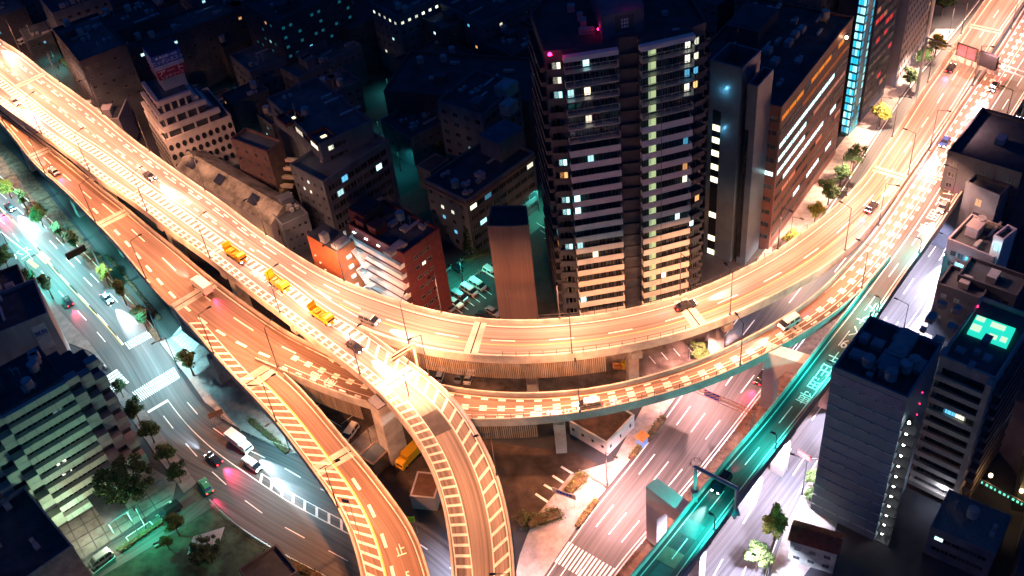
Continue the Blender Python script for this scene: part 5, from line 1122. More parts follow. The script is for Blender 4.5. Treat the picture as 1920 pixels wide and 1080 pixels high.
for _ in range(600):
    if na >= 22: break
    px, py = rh.uniform(380, 1000), rh.uniform(-20, 340); p = P(px, py, 0)
    if near_road(p) or any((p.x - a) ** 2 + (p.y - b) ** 2 < (r_ + 1) ** 2 for a, b, r_ in occ): continue
    c = rh.choice([(.1, .9, .8), (.3, .9, 1), (1, .8, .5), (.1, 1, .6)]); occ.append((p.x, p.y, 8)); na += 1
    street_lamp(p, Vector((rh.uniform(-1, 1), -1, 0)), 'small alley lamp glowing between the dark houses of the far city', 'alley lamps of the far city', rh.uniform(500, 1800), c, h=5.0, arm=.6, head=HEADW, spread=165)
# ================================================================ VEHICLES
TAIL = emit('tail_lamp_red', (1, .02, .03), 14); HEADL = emit('head_lamp_white', (1, .95, .85), 40); LAMPOFF = mat('lamp_glass_off', (.4, .4, .4), .2, var=0); TAILOFF = mat('tail_glass_off', (.25, .02, .02), .2, var=0)
AMBERB = emit('amber_flasher', (1, .45, .02), 18)
PAINTS = {'white': mat('car_white', (.72, .72, .70), .25, var=.04, spec=.6), 'silver': mat('car_silver', (.42, .43, .45), .25, metal=.5, var=.04), 'black': mat('car_black', (.02, .02, .022), .2, var=.1, spec=.7),
          'blue': mat('car_blue', (.03, .07, .25), .25, var=.1, spec=.6), 'red': mat('car_red', (.35, .02, .02), .25, var=.1, spec=.6), 'green': mat('taxi_green', (.05, .25, .12), .3, var=.1), 'yellow': mat('vehicle_yellow', (.75, .42, .02), .4, var=.08), 'orange': mat('taxi_orange', (.65, .2, .03), .3, var=.05)}
def loft(mb, secs, mi=0):
    """secs: list of (z, x0, x1, y) rectangles stacked upward"""
    k = len(mb.v)
    for z, x0, x1, y in secs: mb.v += [(x0, -y, z), (x1, -y, z), (x1, y, z), (x0, y, z)]
    for s in range(len(secs) - 1):
        for i in range(4):
            j = (i + 1) % 4; a = k + 4 * s; mb.f.append((a + i, a + j, a + 4 + j, a + 4 + i)); mb.mi.append(mi)
    a = k + 4 * (len(secs) - 1); mb.f.append((a, a + 1, a + 2, a + 3)); mb.mi.append(mi); mb.f.append((k + 3, k + 2, k + 1, k)); mb.mi.append(mi)
def vehicle_proto(kind, color, lit):
    pm = PAINTS[color]; r = bpy.data.objects.new(kind, None); COL.objects.link(r)
    if kind == 'car':
        Lh, W = 2.2, .86; m = MB(); loft(m, [(.28, -2.15, 2.12, .80), (.45, -2.22, 2.2, W), (.72, -2.2, 2.18, W), (.88, -2.1, 1.95, .80), (.92, -2.0, 1.2, .78)]); m.build('body', pm, r, local=True)
        m = MB(); loft(m, [(.9, -1.75, 1.05, .78), (1.38, -1.2, .35, .62)]); m.build('window_glass', GLASS_D, r, local=True)
        m = MB(); loft(m, [(1.37, -1.25, .4, .64), (1.43, -1.1, .25, .58)]); m.build('roof_panel', pm, r, local=True); zl = .66
    elif kind == 'van':
        Lh, W = 2.3, .88; m = MB(); loft(m, [(.3, -2.25, 2.2, .84), (.5, -2.3, 2.3, W), (1.05, -2.3, 2.15, W)]); m.build('body', pm, r, local=True)
        m = MB(); loft(m, [(1.05, -2.26, 2.0, .86), (1.72, -2.1, 1.15, .76)]); m.build('window_glass', GLASS_D, r, local=True)
        m = MB(); loft(m, [(1.70, -2.16, 1.2, .79), (1.95, -2.1, .9, .72)]); m.build('roof_panel', pm, r, local=True)
        m = MB()
        for x in (-2.15, -.7, .55): m.box((x, -.885, 1.0), (.14, 0, 0), (0, 1.77, 0), (0, 0, .72))
        m.build('pillar', pm, r, local=True); zl = .75
    else:   # truck
        Lh, W = 3.3, 1.05; m = MB(); loft(m, [(.5, 1.7, 3.3, W), (1.3, 1.7, 3.35, W), (2.25, 1.75, 2.95, .98), (2.3, 1.85, 2.85, .9)]); m.build('cab', pm, r, local=True)
        m = MB(); m.box((2.9, -.9, 1.4), (.42, 0, -.0), (0, 1.8, 0), (-.32, 0, .7)); m.build('windscreen', GLASS_D, r, local=True)
        m = MB(); m.box((-3.3, -1.05, .85), (4.9, 0, 0), (0, 2.1, 0), (0, 0, .25)); 
        if lit == 'work':
            for (x, sx, h_) in ((-3.2, .1, 1.0), (1.45, .12, 1.2)): m.box((x, -1.0, 1.1), (sx, 0, 0), (0, 2.0, 0), (0, 0, h_))
            for y in (-1.03, .95): m.box((-3.2, y, 1.1), (4.7, 0, 0), (0, .08, 0), (0, 0, .55))
            m.build('load_bed', pm, r, local=True)
            m = MB()
            for k in range(4): m.box((-2.4 + k * .9, -.7, 1.12), (.6, 0, 0), (0, 1.3, 0), (0, 0, .35 + .2 * (k % 2)))
            m.build('equipment', PAINTS['orange'], r, local=True)
            m = MB(); m.box((-3.35, -1.0, 1.3), (.12, 0, 0), (0, 2.0, 0), (-.2, 0, 1.6)); b_ = m.build('arrow_board', PAINTS['yellow'], r, local=True)
            m = MB(); m.box((-3.55, -.75, 1.55), (.1, 0, 0), (0, 1.5, 0), (-.02, 0, .35)); m.build('arrow_lamp', AMBERB, b_, local=True)
            m = MB(); m.box((2.2, -.7, 2.32), (.3, 0, 0), (0, 1.4, 0), (0, 0, .14)); m.build('beacon_bar', AMBERB, r, local=True)
        else:
            m.box((-3.25, -1.08, 1.1), (4.75, 0, 0), (0, 2.16, 0), (0, 0, 1.9)); m.build('cargo_box', PAINTS['silver'] if color == 'blue' else pm, r, local=True)
        zl = .9
    xs = {'car': (1.35, -1.3), 'van': (1.45, -1.4), 'truck': (2.4, -2.1)}[kind]; wr = .32 if kind != 'truck' else .42
    for x in xs:
        for y in (-1, 1): m = MB(); m.tube((x, y * (W - .22), wr), (x, y * (W + .01), wr), wr, n=10); m.build('wheel', BLACK, r, local=True)
    on = lit in (True, 'work', 'tail'); xf = Lh - .03 if kind != 'truck' else 3.3; xb = -Lh - .0
    for y in (-1, 1):
        if lit != 'tail' or True: m = MB(); m.box((xf - .04, y * (W - .3) - .16, zl - .1), (.1, 0, 0), (0, .32, 0), (0, 0, .18)); m.build('headlight', HEADL if on and lit != 'tail' else LAMPOFF, r, local=True)
        m = MB(); m.box((xb - .05, y * (W - .2) - .14, zl - .02), (.1, 0, 0), (0, .28, 0), (0, 0, .2)); m.build('tail_light', TAIL if on else TAILOFF, r, local=True)
    return r
VP = {}
HEADCOL = (1, .93, .85)
def vehicle(kind, color, lit, pos, direction, label, group, beam=1.0, cat=None, hc=HEADCOL, tail=1.0):
    key = (kind, color, lit); d = Vector(direction); rz = math.atan2(d.y, d.x)
    if key in VP:
        src = VP[key]; r = src.copy(); COL.objects.link(r)
        for ch in src.children:
            if ch.type == 'LIGHT': continue
            c = ch.copy(); COL.objects.link(c); c.parent = r
            for g_ in ch.children: q = g_.copy(); COL.objects.link(q); q.parent = c
    else: r = vehicle_proto(kind, color, lit); VP[key] = r
    r.location = pos; pitch = -math.atan2(d.z, math.hypot(d.x, d.y)); r.rotation_euler = (0, pitch, rz); tag(r, label, cat or {'car': 'car', 'van': 'van', 'truck': 'truck'}[kind], group)
    if lit in (True, 'work'):
        l = bpy.data.lights.new('headlight_beam', 'SPOT'); l.energy = 60000 * beam; l.color = hc; l.spot_size = R(30); l.spot_blend = 1.0; l.shadow_soft_size = .15
        o = bpy.data.objects.new('headlight_beam', l); COL.objects.link(o); o.parent = r; o.location = ((2.5 if kind != 'truck' else 3.6), 0, .95); o.rotation_euler = (0, R(-90 + 4.5), 0)
    if lit in (True, 'work', 'tail') and tail:
        l = bpy.data.lights.new('tail_glow', 'SPOT'); l.energy = 4200 * tail; l.color = (1, .03, .12); l.spot_size = R(60); l.spot_blend = 1.0; l.shadow_soft_size = .3
        o = bpy.data.objects.new('tail_glow', l); COL.objects.link(o); o.parent = r; o.location = (-2.6 if kind != 'truck' else -3.8, 0, .9); o.rotation_euler = (0, R(90 - 11), 0)
    return r
CK = [('car','white'),('car','silver'),('van','white'),('car','black'),('car','black'),('car','silver'),('car','blue'),('van','silver'),('car','black'),('truck','white'),('van','black')]
def traffic(road, lanes, s0, s1, gap, fwd, where, group, beam=1.0, hc=HEADCOL, tail=1.0):
    pos = []
    for (w_, o_) in lanes:
        t = s0 + random.uniform(0, gap * .6)
        while t < s1: pos.append((t, w_, o_)); t += gap * random.uniform(.75, 1.3)
    pos.sort(); cnt = {}
    picks = [random.choice(CK) for _ in pos]; tot = {}
    for p in picks: tot[p] = tot.get(p, 0) + 1
    for (t, w_, o_), (k, c) in zip(pos, picks):
        cnt[(k, c)] = cnt.get((k, c), 0) + 1; n = cnt[(k, c)]
        nm = f'{c} {k}' if tot[(k, c)] == 1 else f'{ORD[n-1]} {c} {k}'
        d = road.dir(t) * (1 if fwd else -1)
        vehicle(k, c, True, road.pt(t, w_, o_, .03), d, f'{nm} {where}', group, beam, hc=hc, tail=tail)
TR = .15
traffic(A, [(.2, 0), (.5, 0), (.8, -.5)], 6, gA - 25, 34 / TR, True, 'from the left on the wide upper deck', 'cars on the curved upper deck')
traffic(A, [(.28, 0), (.72, 0)], gA - 5, A.near(1480, 500), 30 / TR, True, 'from the left on the bend below the tower', 'cars on the curved upper deck')
traffic(A, [(.28, 0), (.72, 0)], A.near(1500, 490), A.len - 40, 34 / TR, True, 'up the upper deck beside the tree lined pavement', 'cars on the curved upper deck', .7, tail=2)
traffic(B, [(.5, .2)], 5, B.near(430, 500), 24 / TR, True, 'from the left on the striped ramp lane', 'cars on the striped ramp', hc=(.7, .8, 1), tail=.4)
traffic(B, [(.5, .0)], B.near(640, 640), B.len - 20, 24 / TR, True, 'down the curling part of the striped ramp', 'cars on the striped ramp', hc=(.75, .8, 1), tail=.4)
traffic(E_, [(.27, 0), (.7, 0)], 12, E_.near(470, 620), 36 / TR, False, 'from the left on the orange lower deck', 'cars on the lower deck', .45, tail=2)
traffic(E_, [(.27, 0), (.72, 0)], E_.near(850, 760), E_.near(1600, 520), 30 / TR, False, 'from the left on the block marked bend', 'cars on the block marked lower deck', .8, tail=1.5)
traffic(E_, [(.27, 0), (.72, 0)], E_.near(1640, 470), E_.len - 50, 26 / TR, False, 'up the block marked lanes at the upper right', 'cars on the block marked lower deck', 1.0, hc=(.95, .85, 1))
traffic(G, [(.33, 0), (.7, 0)], 14, G.len - 45, 36 / TR, False, 'up the straight teal lit viaduct', 'cars on the straight viaduct', .6, hc=(.6, 1, .95), tail=.4)
traffic(H, [(.13, 0), (.38, 0), (.62, 0), (.87, 0)], H.near(1140, 1010), H.len - 60, 30 / TR, True, 'up the left half of the boulevard', 'cars on the left carriageway of the boulevard', .8, hc=(.95, .8, 1), tail=3)
traffic(J, [(.13, 0), (.38, 0), (.62, 0), (.87, 0)], 4, J.len - 60, 26 / TR, False, 'up the right half of the boulevard', 'cars on the right carriageway of the boulevard', 2.0, hc=(.85, .85, 1), tail=.3)
traffic(I, [(.1, 0), (.25, 0), (.4, 0)], 6, I.near(300, 700), 18 / TR, True, 'from the left on the white lit lanes of the left street', 'cars on the white lit lanes of the left street', 2.0, hc=(.8, .95, 1), tail=.2)
traffic(I, [(.2, 0), (.38, 0)], I.near(340, 740), I.len - 14, 22 / TR, True, 'past the crossing on the left street', 'cars past the crossing', 1.6, hc=(.7, .88, 1), tail=.2)
traffic(I, [(.68, 0)], 6, I.near(230, 660), 24 / TR, False, 'from the left in the red trailed lane of the left street', 'cars leaving up the left street', .8, hc=(.7, .9, 1), tail=5)
traffic(I, [(.62, 0)], I.near(330, 760), I.len - 10, 20 / TR, False, 'along the park side of the left street', 'cars on the park side of the left street', .6, hc=(.7, .85, 1), tail=5)
# maintenance trucks on the ramp
for (px, py, lab) in ((445, 470, 'yellow maintenance truck with a raised arrow board nearest the upper left'), (525, 527, 'middle yellow maintenance truck parked against the striped wedge'), (605, 590, 'maintenance truck with red striped board nearest the sign gantry')):
    t = B.near(px, py); vehicle('truck', 'yellow', 'work', B.pt(t, 0, 2.2, .02), B.dir(t), lab, 'maintenance trucks on the ramp', .25, 'truck', tail=.8)
# parked vehicles
def parked(px, py, tx, ty, kind, color, lab, grp='cars in the car park', lit=False, z=.05):
    p = P(px, py, 0); q = P(tx, ty, 0); d = q - p; d.z = 0; p.z = z; return vehicle(kind, color, lit, p, d, lab, grp, .2, tail=1.2)
for (x, y, k, c, lab) in ((896,538,'van','white','white van in the top bay of the car park row'), (880,548,'van','white','white van second from the top of the car park row'), (862,560,'van','silver','silver van in the middle of the car park row'), (854,571,'car','white','white saloon car with roof glass in the car park row'),
                          (838,578,'van','silver','long silver van near the lower end of the car park row'), (822,588,'car','silver','silver saloon car in the lowest bay of the car park row'), (922,515,'van','white','white van half hidden by the ribbed shaft tower'), (925,588,'car','silver','silver car at the foot of the ribbed shaft tower'), (908,597,'car','black','dark car by the deck edge near the shaft tower'), (856,505,'car','black','dark car parked alone in the fenced lane')):
    parked(x, y, x + 15, y + 9, k, c, lab)
parked(658, 815, 645, 832, 'van', 'white', 'white van parked beside the square pillar under the ramp', 'vehicles under the ramp')
parked(770, 862, 758, 874, 'truck', 'yellow', 'yellow tipper truck parked beside the ribbed roofed hut', 'vehicles under the ramp')
parked(388, 915, 380, 902, 'car', 'green', 'pale green saloon car waiting at the kerb with tail lamps glowing', 'kerbside cars', 'tail'); parked(129, 568, 121, 556, 'car', 'black', 'dark car stopped by the trees with tail lamps glowing', 'kerbside cars', 'tail')
parked(192, 1052, 172, 1066, 'van', 'silver', 'silver van in the roadside bay by the park lawn', 'cars in roadside bays'); parked(322, 962, 302, 976, 'van', 'blue' if ('van','blue') in VP else 'black', 'dark van in the bay next to the leafy shrubs', 'cars in roadside bays')
for (x, y, k, c, lab) in ((690,718,'car','white','white car in the yard beside the ramp gantry'),):
    pass
for (x, y, lab) in ((826,707,'white car in the left end of the railed yard'), (862,708,'silver car in the middle of the railed yard'), (880,710,'pale car by the pipes in the railed yard')): parked(x, y, x + 4, y - 12, 'car', 'silver' if 'silver' in lab else 'white', lab, 'cars in the railed yard')
parked(35, 70, 50, 62, 'car', 'silver', 'silver car on the upper left forecourt', 'forecourt cars'); parked(48, 80, 60, 74, 'van', 'white', 'white van on the upper left forecourt', 'forecourt cars')

# ================================================================ TREES AND HEDGES
def leaf_mat(name, c):
    m, t, b = nodes_mat(name); oi = t.nodes.new('ShaderNodeNewGeometry'); rr = t.nodes.new('ShaderNodeValToRGB')
    rr.color_ramp.elements[0].color = (*[x * .45 for x in c], 1); rr.color_ramp.elements[1].color = (*[min(1, x * 1.6) for x in c], 1)
    t.links.new(oi.outputs['Random Per Island'], rr.inputs[0]); t.links.new(rr.outputs[0], b.inputs['Base Color']); b.inputs['Roughness'].default_value = .6
    b.inputs['Specular IOR Level'].default_value = .2; return m
LEAF = leaf_mat('leaves_green', (.07, .11, .03)); LEAF2 = leaf_mat('leaves_dark', (.035, .075, .03)); LEAF3 = leaf_mat('leaves_yellow_green', (.16, .17, .03)); BARK = mat('bark', (.10, .07, .05), .9, var=.4, scale=2)  # the yellow set paints lamp glow into the leaf colour of lit trees
def leafcloud(mb, cen, rad, n, size, rnd):
    for _ in range(n):
        v = Vector((rnd.gauss(0, 1), rnd.gauss(0, 1), rnd.gauss(0, 1))).normalized() * (rnd.random() ** .45)
        c = Vector(cen) + Vector((v.x * rad[0], v.y * rad[1], v.z * rad[2])); a = Vector((rnd.gauss(0, 1), rnd.gauss(0, 1), rnd.gauss(0, .5))).normalized(); b = a.cross(Vector((rnd.random(), rnd.random(), 1.2))).normalized(); s_ = size * rnd.uniform(.6, 1.3)
        mb.quad(c - a * s_ - b * s_ * .5, c + a * s_ * .2 - b * s_ * .8, c + a * s_ + b * s_ * .4, c - a * s_ * .1 + b * s_ * .8)
CR = {}
def crown_mesh(kind):
    if kind in CR: return CR[kind]
    rnd = random.Random(hash(kind) % 1000 if False else {'round': 3, 'thin': 5, 'conifer': 8, 'broad': 11}[kind]); mb = MB(); tr = MB()
    if kind == 'conifer':
        for k in range(14): leafcloud(mb, (0, 0, 1.5 + k * .55), (1.9 - k * .12, 1.9 - k * .12, .5), 110, .22, rnd)
    else:
        sp, nb, hh = {'round': (2.4, 26, 4.6), 'thin': (1.3, 13, 4.6), 'broad': (3.8, 48, 5.0)}[kind]
        for k in range(nb):
            a = rnd.uniform(0, 6.28); r_ = sp * rnd.uniform(.1, 1); z = hh + rnd.uniform(-1.6, 1.9) * (1 - r_ / sp * .4); c = (math.cos(a) * r_, math.sin(a) * r_, z)
            q = rnd.uniform(.55, 1.15); leafcloud(mb, c, (q, q, q * .75), 150, .15, rnd); tr.tube((0, 0, 2.2), c, .09, .03, 5)
    tr.tube((0, 0, -.05), (0, 0, 2.4 if kind != 'conifer' else 7), .2, .12 if kind != 'conifer' else .05, 8)
    o = mb.build('crown', LEAF, None, local=True); o2 = tr.build('trunk', BARK, None, local=True); CR[kind] = (o.data, o2.data); bpy.data.objects.remove(o); bpy.data.objects.remove(o2); return CR[kind]
_lv = {}
def tree(px, py, kind, s, label, group='street trees', leaf=LEAF):
    c, t = crown_mesh(kind); r = thing('tree', label, 'tree', P(px, py, 0) + Vector((0, 0, .1)), random.uniform(0, 6), group); r.scale = (s, s, s * random.uniform(.9, 1.1))
    key = (kind, leaf.name)
    if key not in _lv: me = c.copy(); me.materials.clear(); me.materials.append(leaf); _lv[key] = me
    for n_, me in (('crown', _lv[key]), ('trunk', t)): o = bpy.data.objects.new(n_, me); COL.objects.link(o); o.parent = r
L_T = [(22,372,'round',1.0,'bushy green tree at the left edge in the tree strip',LEAF3),(52,395,'thin',1.1,'thin tree just right of the one at the left edge',LEAF),(82,425,'round',1.0,'full tree in the strip above the bus bay lettering',LEAF),(150,478,'thin',1.2,'bare looking tree in the soil strip left of the black sign',LEAF2),(205,535,'round',.95,'bright green tree just right of the black message sign',LEAF3),
  (238,572,'thin',1.15,'spindly tree between the bright tree and the strip corner',LEAF2),(278,622,'thin',1.2,'leaning spindly tree at the end of the tree strip',LEAF2),(364,705,'thin',1.35,'slim tree alone on the pale traffic island',LEAF2),(120,455,'thin',1.0,'small sparse tree in the strip near the deck piers',LEAF2),
  (18,505,'round',1.1,'round tree beside the green bus bay at the left edge',LEAF),(62,545,'round',1.0,'dark tree at the kerb below the bus bay',LEAF2),(100,560,'thin',1.2,'slim tree in front of the sheeted building',LEAF2),
  (232,745,'round',.8,'first dark tree below the crossing on the left kerb',LEAF2),(262,790,'round',.95,'second dark tree below the crossing',LEAF2),(290,830,'round',1.0,'third dark tree below the crossing',LEAF2),(318,870,'round',1.0,'fourth dark tree below the crossing',LEAF2),(340,905,'round',.9,'last dark tree below the crossing near the parked green car',LEAF2),
  (258,945,'broad',1.45,'large dark spreading tree over the forecourt paving',LEAF2),(337,1005,'round',.95,'vivid green tree beside the bright park lamp',LEAF),(318,1030,'round',.6,'low green shrub tree under the park lamp',LEAF),(398,1055,'broad',.8,'dark leafy tree by the ribbed shed in the park',LEAF2),
  (885,475,'conifer',1.3,'dark conifer in front of the grey flats',LEAF2),(1312,680,'round',.85,'lone bright tree in the gap between the two curved decks',LEAF),(1752,108,'round',1.25,'golden lit tree nearest the sign gantry on the tree lined pavement',LEAF3),(1728,130,'round',1.1,'dark green tree below the golden lit tree',LEAF2),(1705,165,'round',1.0,'third tree down the pavement below the hotel',LEAF2),
  (1648,238,'round',1.15,'yellow green tree near the foot of the cyan tower',LEAF3),(1598,322,'round',1.1,'dark round tree beside the office forecourt',LEAF2),(1575,352,'round',1.15,'dark round tree second below the office forecourt',LEAF2),(1552,385,'round',1.1,'dark tree where the office trees meet the yellow one',LEAF2),(1527,418,'round',1.0,'yellow lit tree next to the white kiosk glow',LEAF3),(1482,470,'round',.95,'pale lit tree at the lower end of the pavement by the deck',LEAF3),
  (1452,1012,'round',1.1,'pale lit tree at the boulevard edge near the tiled house',LEAF3),(1418,1070,'round',1.15,'dark round tree at the bottom edge of the boulevard',LEAF),(1525,915,'round',.8,'small tree at the foot of the striped office',LEAF),(1518,940,'round',.5,'low bush beside the striped office pavement',LEAF),
  (1905,235,'broad',1.2,'large dark tree at the right edge above the corner house',LEAF2),(1765,30,'broad',1.3,'dark tree mass at the top beside the hotel',LEAF2),(560,330,'broad',.9,'dark tree between the terraced flats and the hall',LEAF2),(500,340,'broad',.8,'dim tree behind the hall roof',LEAF2),(800,275,'round',.9,'warm lit small tree in the far lane',LEAF3),(820,290,'round',.7,'second warm lit shrub in the far lane',LEAF3),(115,105,'round',.9,'dark tree at the end of the upper left low street',LEAF2)]
for x, y, k, s, lab, lf in L_T: tree(x, y, k, s, lab, leaf=lf)
def hedge(pts, wd, h, label, leaf=LEAF, dens=14):
    r = thing('hedge', label, 'hedge', P(*pts[0])); rnd = random.Random(4); mb = MB()
    for (a, b) in zip(pts, pts[1:]):
        p, q = P(*a), P(*b); n = int((q - p).length / .7) + 1
        for i in range(n): c = p.lerp(q, i / n); leafcloud(mb, (c.x, c.y, h * .5 + .1), (wd / 2, wd / 2, h * .55), int(dens * wd), .16, rnd)
    mb.build('foliage', leaf, r)
    mb = MB()
    for (a, b) in zip(pts, pts[1:]):
        p, q = P(*a), P(*b); d = (q - p); nn = Vector((-d.y, d.x, 0)).normalized() * wd * .28; mb.box(p - nn + Vector((0, 0, .05)), d, nn * 2, (0, 0, h * .6))
    mb.build('bed', SOIL, r)
hedge([(1245,785),(1212,828)], 2.2, 1.3, 'dark clipped hedge beside the kiosk on the boulevard pavement', LEAF2); hedge([(1200,838),(1182,862)], 1.8, 1.0, 'bright hedge below the kiosk on the boulevard pavement', LEAF3)
hedge([(1118,940),(1082,988)], 1.8, .8, 'yellow lit flower bed along the boulevard kerb', LEAF3); hedge([(1095,895),(1065,925)], 3.2, 1.4, 'amber lit shrub bed at the car park corner', LEAF3); hedge([(1050,965),(990,985),(975,970)], 4.0, 1.4, 'round shrub bed at the pavement corner by the ramp', LEAF)
hedge([(225,1035),(305,980)], 1.5, 1.0, 'low hedge between the park lawn and the side street', LEAF, 12); hedge([(500,1035),(600,1085)], 2.2, 1.2, 'dark hedge along the railings at the bottom edge', LEAF2)
hedge([(870,490),(915,475)], 2.5, 1.5, 'green lit hedge at the corner of the car park lane', LEAF); hedge([(75,75),(140,135)], 3, 1.3, 'dark hedge beside the upper left low street', LEAF2); hedge([(470,790),(540,850)], 2, 1.0, 'teal lit planting strip under the slip road deck', LEAF)
hedge([(200,480),(300,600)], 1.6, .8, 'low groundcover strip beside the deck piers', LEAF2, 8)

# ================================================================ SIGNS, GANTRIES, SMALL THINGS
BLUE = mat('sign_panel_blue', (.01, .04, .6), .5, var=.05)
# gantry over the striped ramp
t = B.near(757, 706); a = B.pt(t, 1, .2, 1.0); b_ = B.pt(t, 0, -.3, 1.0); gt = thing('sign_gantry', 'pale steel sign gantry with a dark slatted board over the striped ramp', 'gantry', (b_.x, b_.y, 18)); up = Vector((0, 0, 5.6))
mb = MB(); mb.tube(b_ + (b_ - a).normalized() * .6 - Vector((0, 0, 1.5)), b_ + (b_ - a).normalized() * .6 + up, .28, n=8); mb.build('post', STEEL, gt); d = (a - b_)
for k in (0, 1): mb = MB(); mb.tube(b_ + (b_ - a).normalized() * .6 + up - Vector((0, 0, k * .9)), b_ + d * .55 + up - Vector((0, 0, k * .9)), .14, n=6); mb.build('beam', STEEL, gt)
mb = MB(); dn_ = d.normalized(); q = b_ + up - Vector((0, 0, 1.9)) + dn_ * .8; nn = Vector((dn_.y, -dn_.x, 0)); mb.box(q + nn * .2, dn_ * 3.6, nn * .15, (0, 0, 1.9), 0)
for k in range(7): mb.box(q + nn * .36 + dn_ * .15 + Vector((0, 0, .15 + k * .24)), dn_ * 3.3, nn * .03, (0, 0, .1), 1)
mb.build('sign_board', [STEEL_D, CONC], gt)
# portal frame over the straight deck
t = G.near(1335, 935); a = G.pt(t, 0, -1.4, 0); b_ = G.pt(t, 1, .9, 0); pf = thing('portal_gantry', 'grey steel portal frame spanning the straight green lit deck', 'gantry', (a.x, a.y, 16.5)); 
for q, nm in ((a, 1), (b_, 0)): mb = MB(); mb.tube(q - Vector((0, 0, .4 if nm else 1.8)), q + Vector((0, 0, 6.6)), .34, n=10); mb.cbox(q - Vector((0, 0, .4)), 1.4, 1.4, .5, 0); mb.build('post', STEEL_G, pf)
mb = MB(); mb.tube(a + Vector((0, 0, 6.5)), b_ + Vector((0, 0, 6.5)), .36, n=10); mb.build('beam', STEEL_G, pf)
mb = MB()
for k in range(8): an = k * .785; p = a + Vector((math.cos(an) * 1.0, math.sin(an) * 1.0, 6.8)); mb.tube(p, p + Vector((0, 0, 1.0)), .04, n=4); r_ = a + Vector((math.cos(an + .785), math.sin(an + .785), 7.8)); mb.tube(p + Vector((0, 0, 1.0)), r_ , .04, n=4)
mb.build('guard_rail', STEEL_D, pf); mb = MB(); mb.cbox(a + Vector((-.5, -2.2, 0)), .9, .7, 1.5); mb.build('control_box', STEEL_G, pf)
# wide gantry at the upper right
t = A.near(1790, 125); a = A.pt(t, 0, -5, 0); b_ = G.pt(G.near(1905, 190), 1, 1.0, 0); wg = thing('sign_gantry', 'wide gantry with dark sign box and small panels across both decks at the upper right', 'gantry', (a.x, a.y, 0)); dz = Vector((0, 0, 7.5)); d = b_ - a; dn_ = d.normalized(); nn = Vector((dn_.y, -dn_.x, 0))
for q in (a, b_): mb = MB(); mb.tube(Vector((q.x, q.y, 0)), q + dz, .45, .35, 10); mb.build('post', STEEL_G, wg)
for k in (0, 1.3): mb = MB(); mb.tube(a + dz - Vector((0, 0, k)), b_ + dz - Vector((0, 0, k)), .2, n=6); mb.build('beam', STEEL, wg)
Lg = d.length
mb = MB(); mb.box(a + d * .30 + dz + Vector((0, 0, -1.6)) + nn * .3, dn_ * Lg * .2, nn * .2, (0, 0, 3.6), 0); mb.box(a + d * .315 + dz + Vector((0, 0, -1.2)) + nn * .51, dn_ * Lg * .075, nn * .03, (0, 0, 2.8), 1); mb.box(a + d * .405 + dz + Vector((0, 0, -1.2)) + nn * .51, dn_ * Lg * .075, nn * .03, (0, 0, 2.8), 1); mb.build('frame_sign', [STEEL_D, mat('sign_face_pink', (.45, .1, .16), .5)], wg)
mb = MB(); mb.box(a + d * .52 + dz + Vector((0, 0, -1.6)) + nn * .3, dn_ * Lg * .17, nn * 1.0, (0, 0, 3.6)); mb.build('message_box', mat('dark_sign_box', (.012, .012, .015), .8), wg)
for k in range(7): mb = MB(); mb.box(a + d * (.28 + k * .065) + dz + Vector((0, 0, -3.2)) + nn * .4, dn_ * 1.3, nn * .08, (0, 0, 1.4)); mb.build('lane_panel', mat('lane_panel_face', (.5, .42, .40), .6), wg)
# truss gantry over the left half of the boulevard
a = P(1412, 800, 0); b_ = P(1295, 738, 0); tg = thing('truss_gantry', 'orange steel truss gantry with blue direction signs over the boulevard', 'gantry', a); zt = 6.8; d = (P(1322, 737, zt) - P(1410, 776, zt)); q0 = P(1414, 776, zt); dn_ = d.normalized(); d = dn_ * 15; nn = Vector((-dn_.y, dn_.x, 0)); TRS = mat('truss_orange_paint', (.45, .2, .1), .5)
mb = MB()
for o_ in (0, 1.0):
    for z_ in (0, .9): mb.tube(q0 + nn * o_ + Vector((0, 0, z_)), q0 + d + nn * o_ + Vector((0, 0, z_)), .07, n=5)
for k in range(15):
    p = q0 + d * k / 15; e = q0 + d * (k + 1) / 15; mb.tube(p, e + nn, .045, n=4); mb.tube(p + Vector((0, 0, .9)), e + nn + Vector((0, 0, .9)), .045, n=4); mb.tube(p, e + Vector((0, 0, .9)), .045, n=4)
mb.build('truss_beam', TRS, tg)
for o_ in (0, 1.0): mb = MB(); q = q0 + nn * o_; mb.tube(Vector((q.x, q.y, 0)), q + Vector((0, 0, .9)), .16, n=8); mb.build('post', STEEL, tg)
for (k, wd, tx) in ((.52, 3.4, '渋谷 高速'), (.9, 2.6, '麻布')):
    q = q0 + d * k + Vector((0, 0, -1.2)) - nn * .15; mb = MB(); mb.box(q, dn_ * wd, -nn * .08, (0, 0, 1.7)); sb = mb.build('direction_sign', BLUE, tg); wall_text(tx, q + dn_ * wd / 2 - nn * .12 + Vector((0, 0, .85)), -dn_, .85, SW, tg)
# message sign over the left street
t = I.near(165, 500); q = I.pt(t, 0, -1.0, 0); ms = thing('message_sign', 'black message sign board on a mast arm over the white lit street', 'sign', q); d = (I.pt(t, .5) - q).normalized(); nn = I.dir(t); mb = MB(); mb.tube(q, q + Vector((0, 0, 7.2)), .18, .14); mb.build('post', STEEL_G, ms); mb = MB(); mb.tube(q + Vector((0, 0, 7)), q + d * 6.5 + Vector((0, 0, 7)), .12); mb.build('arm', STEEL_G, ms); mb = MB(); mb.box(q + d * 1.2 + Vector((0, 0, 6.3)) - nn * .3, d * 5.2, nn * .5, (0, 0, 1.9)); mb.build('board', BLACK, ms)
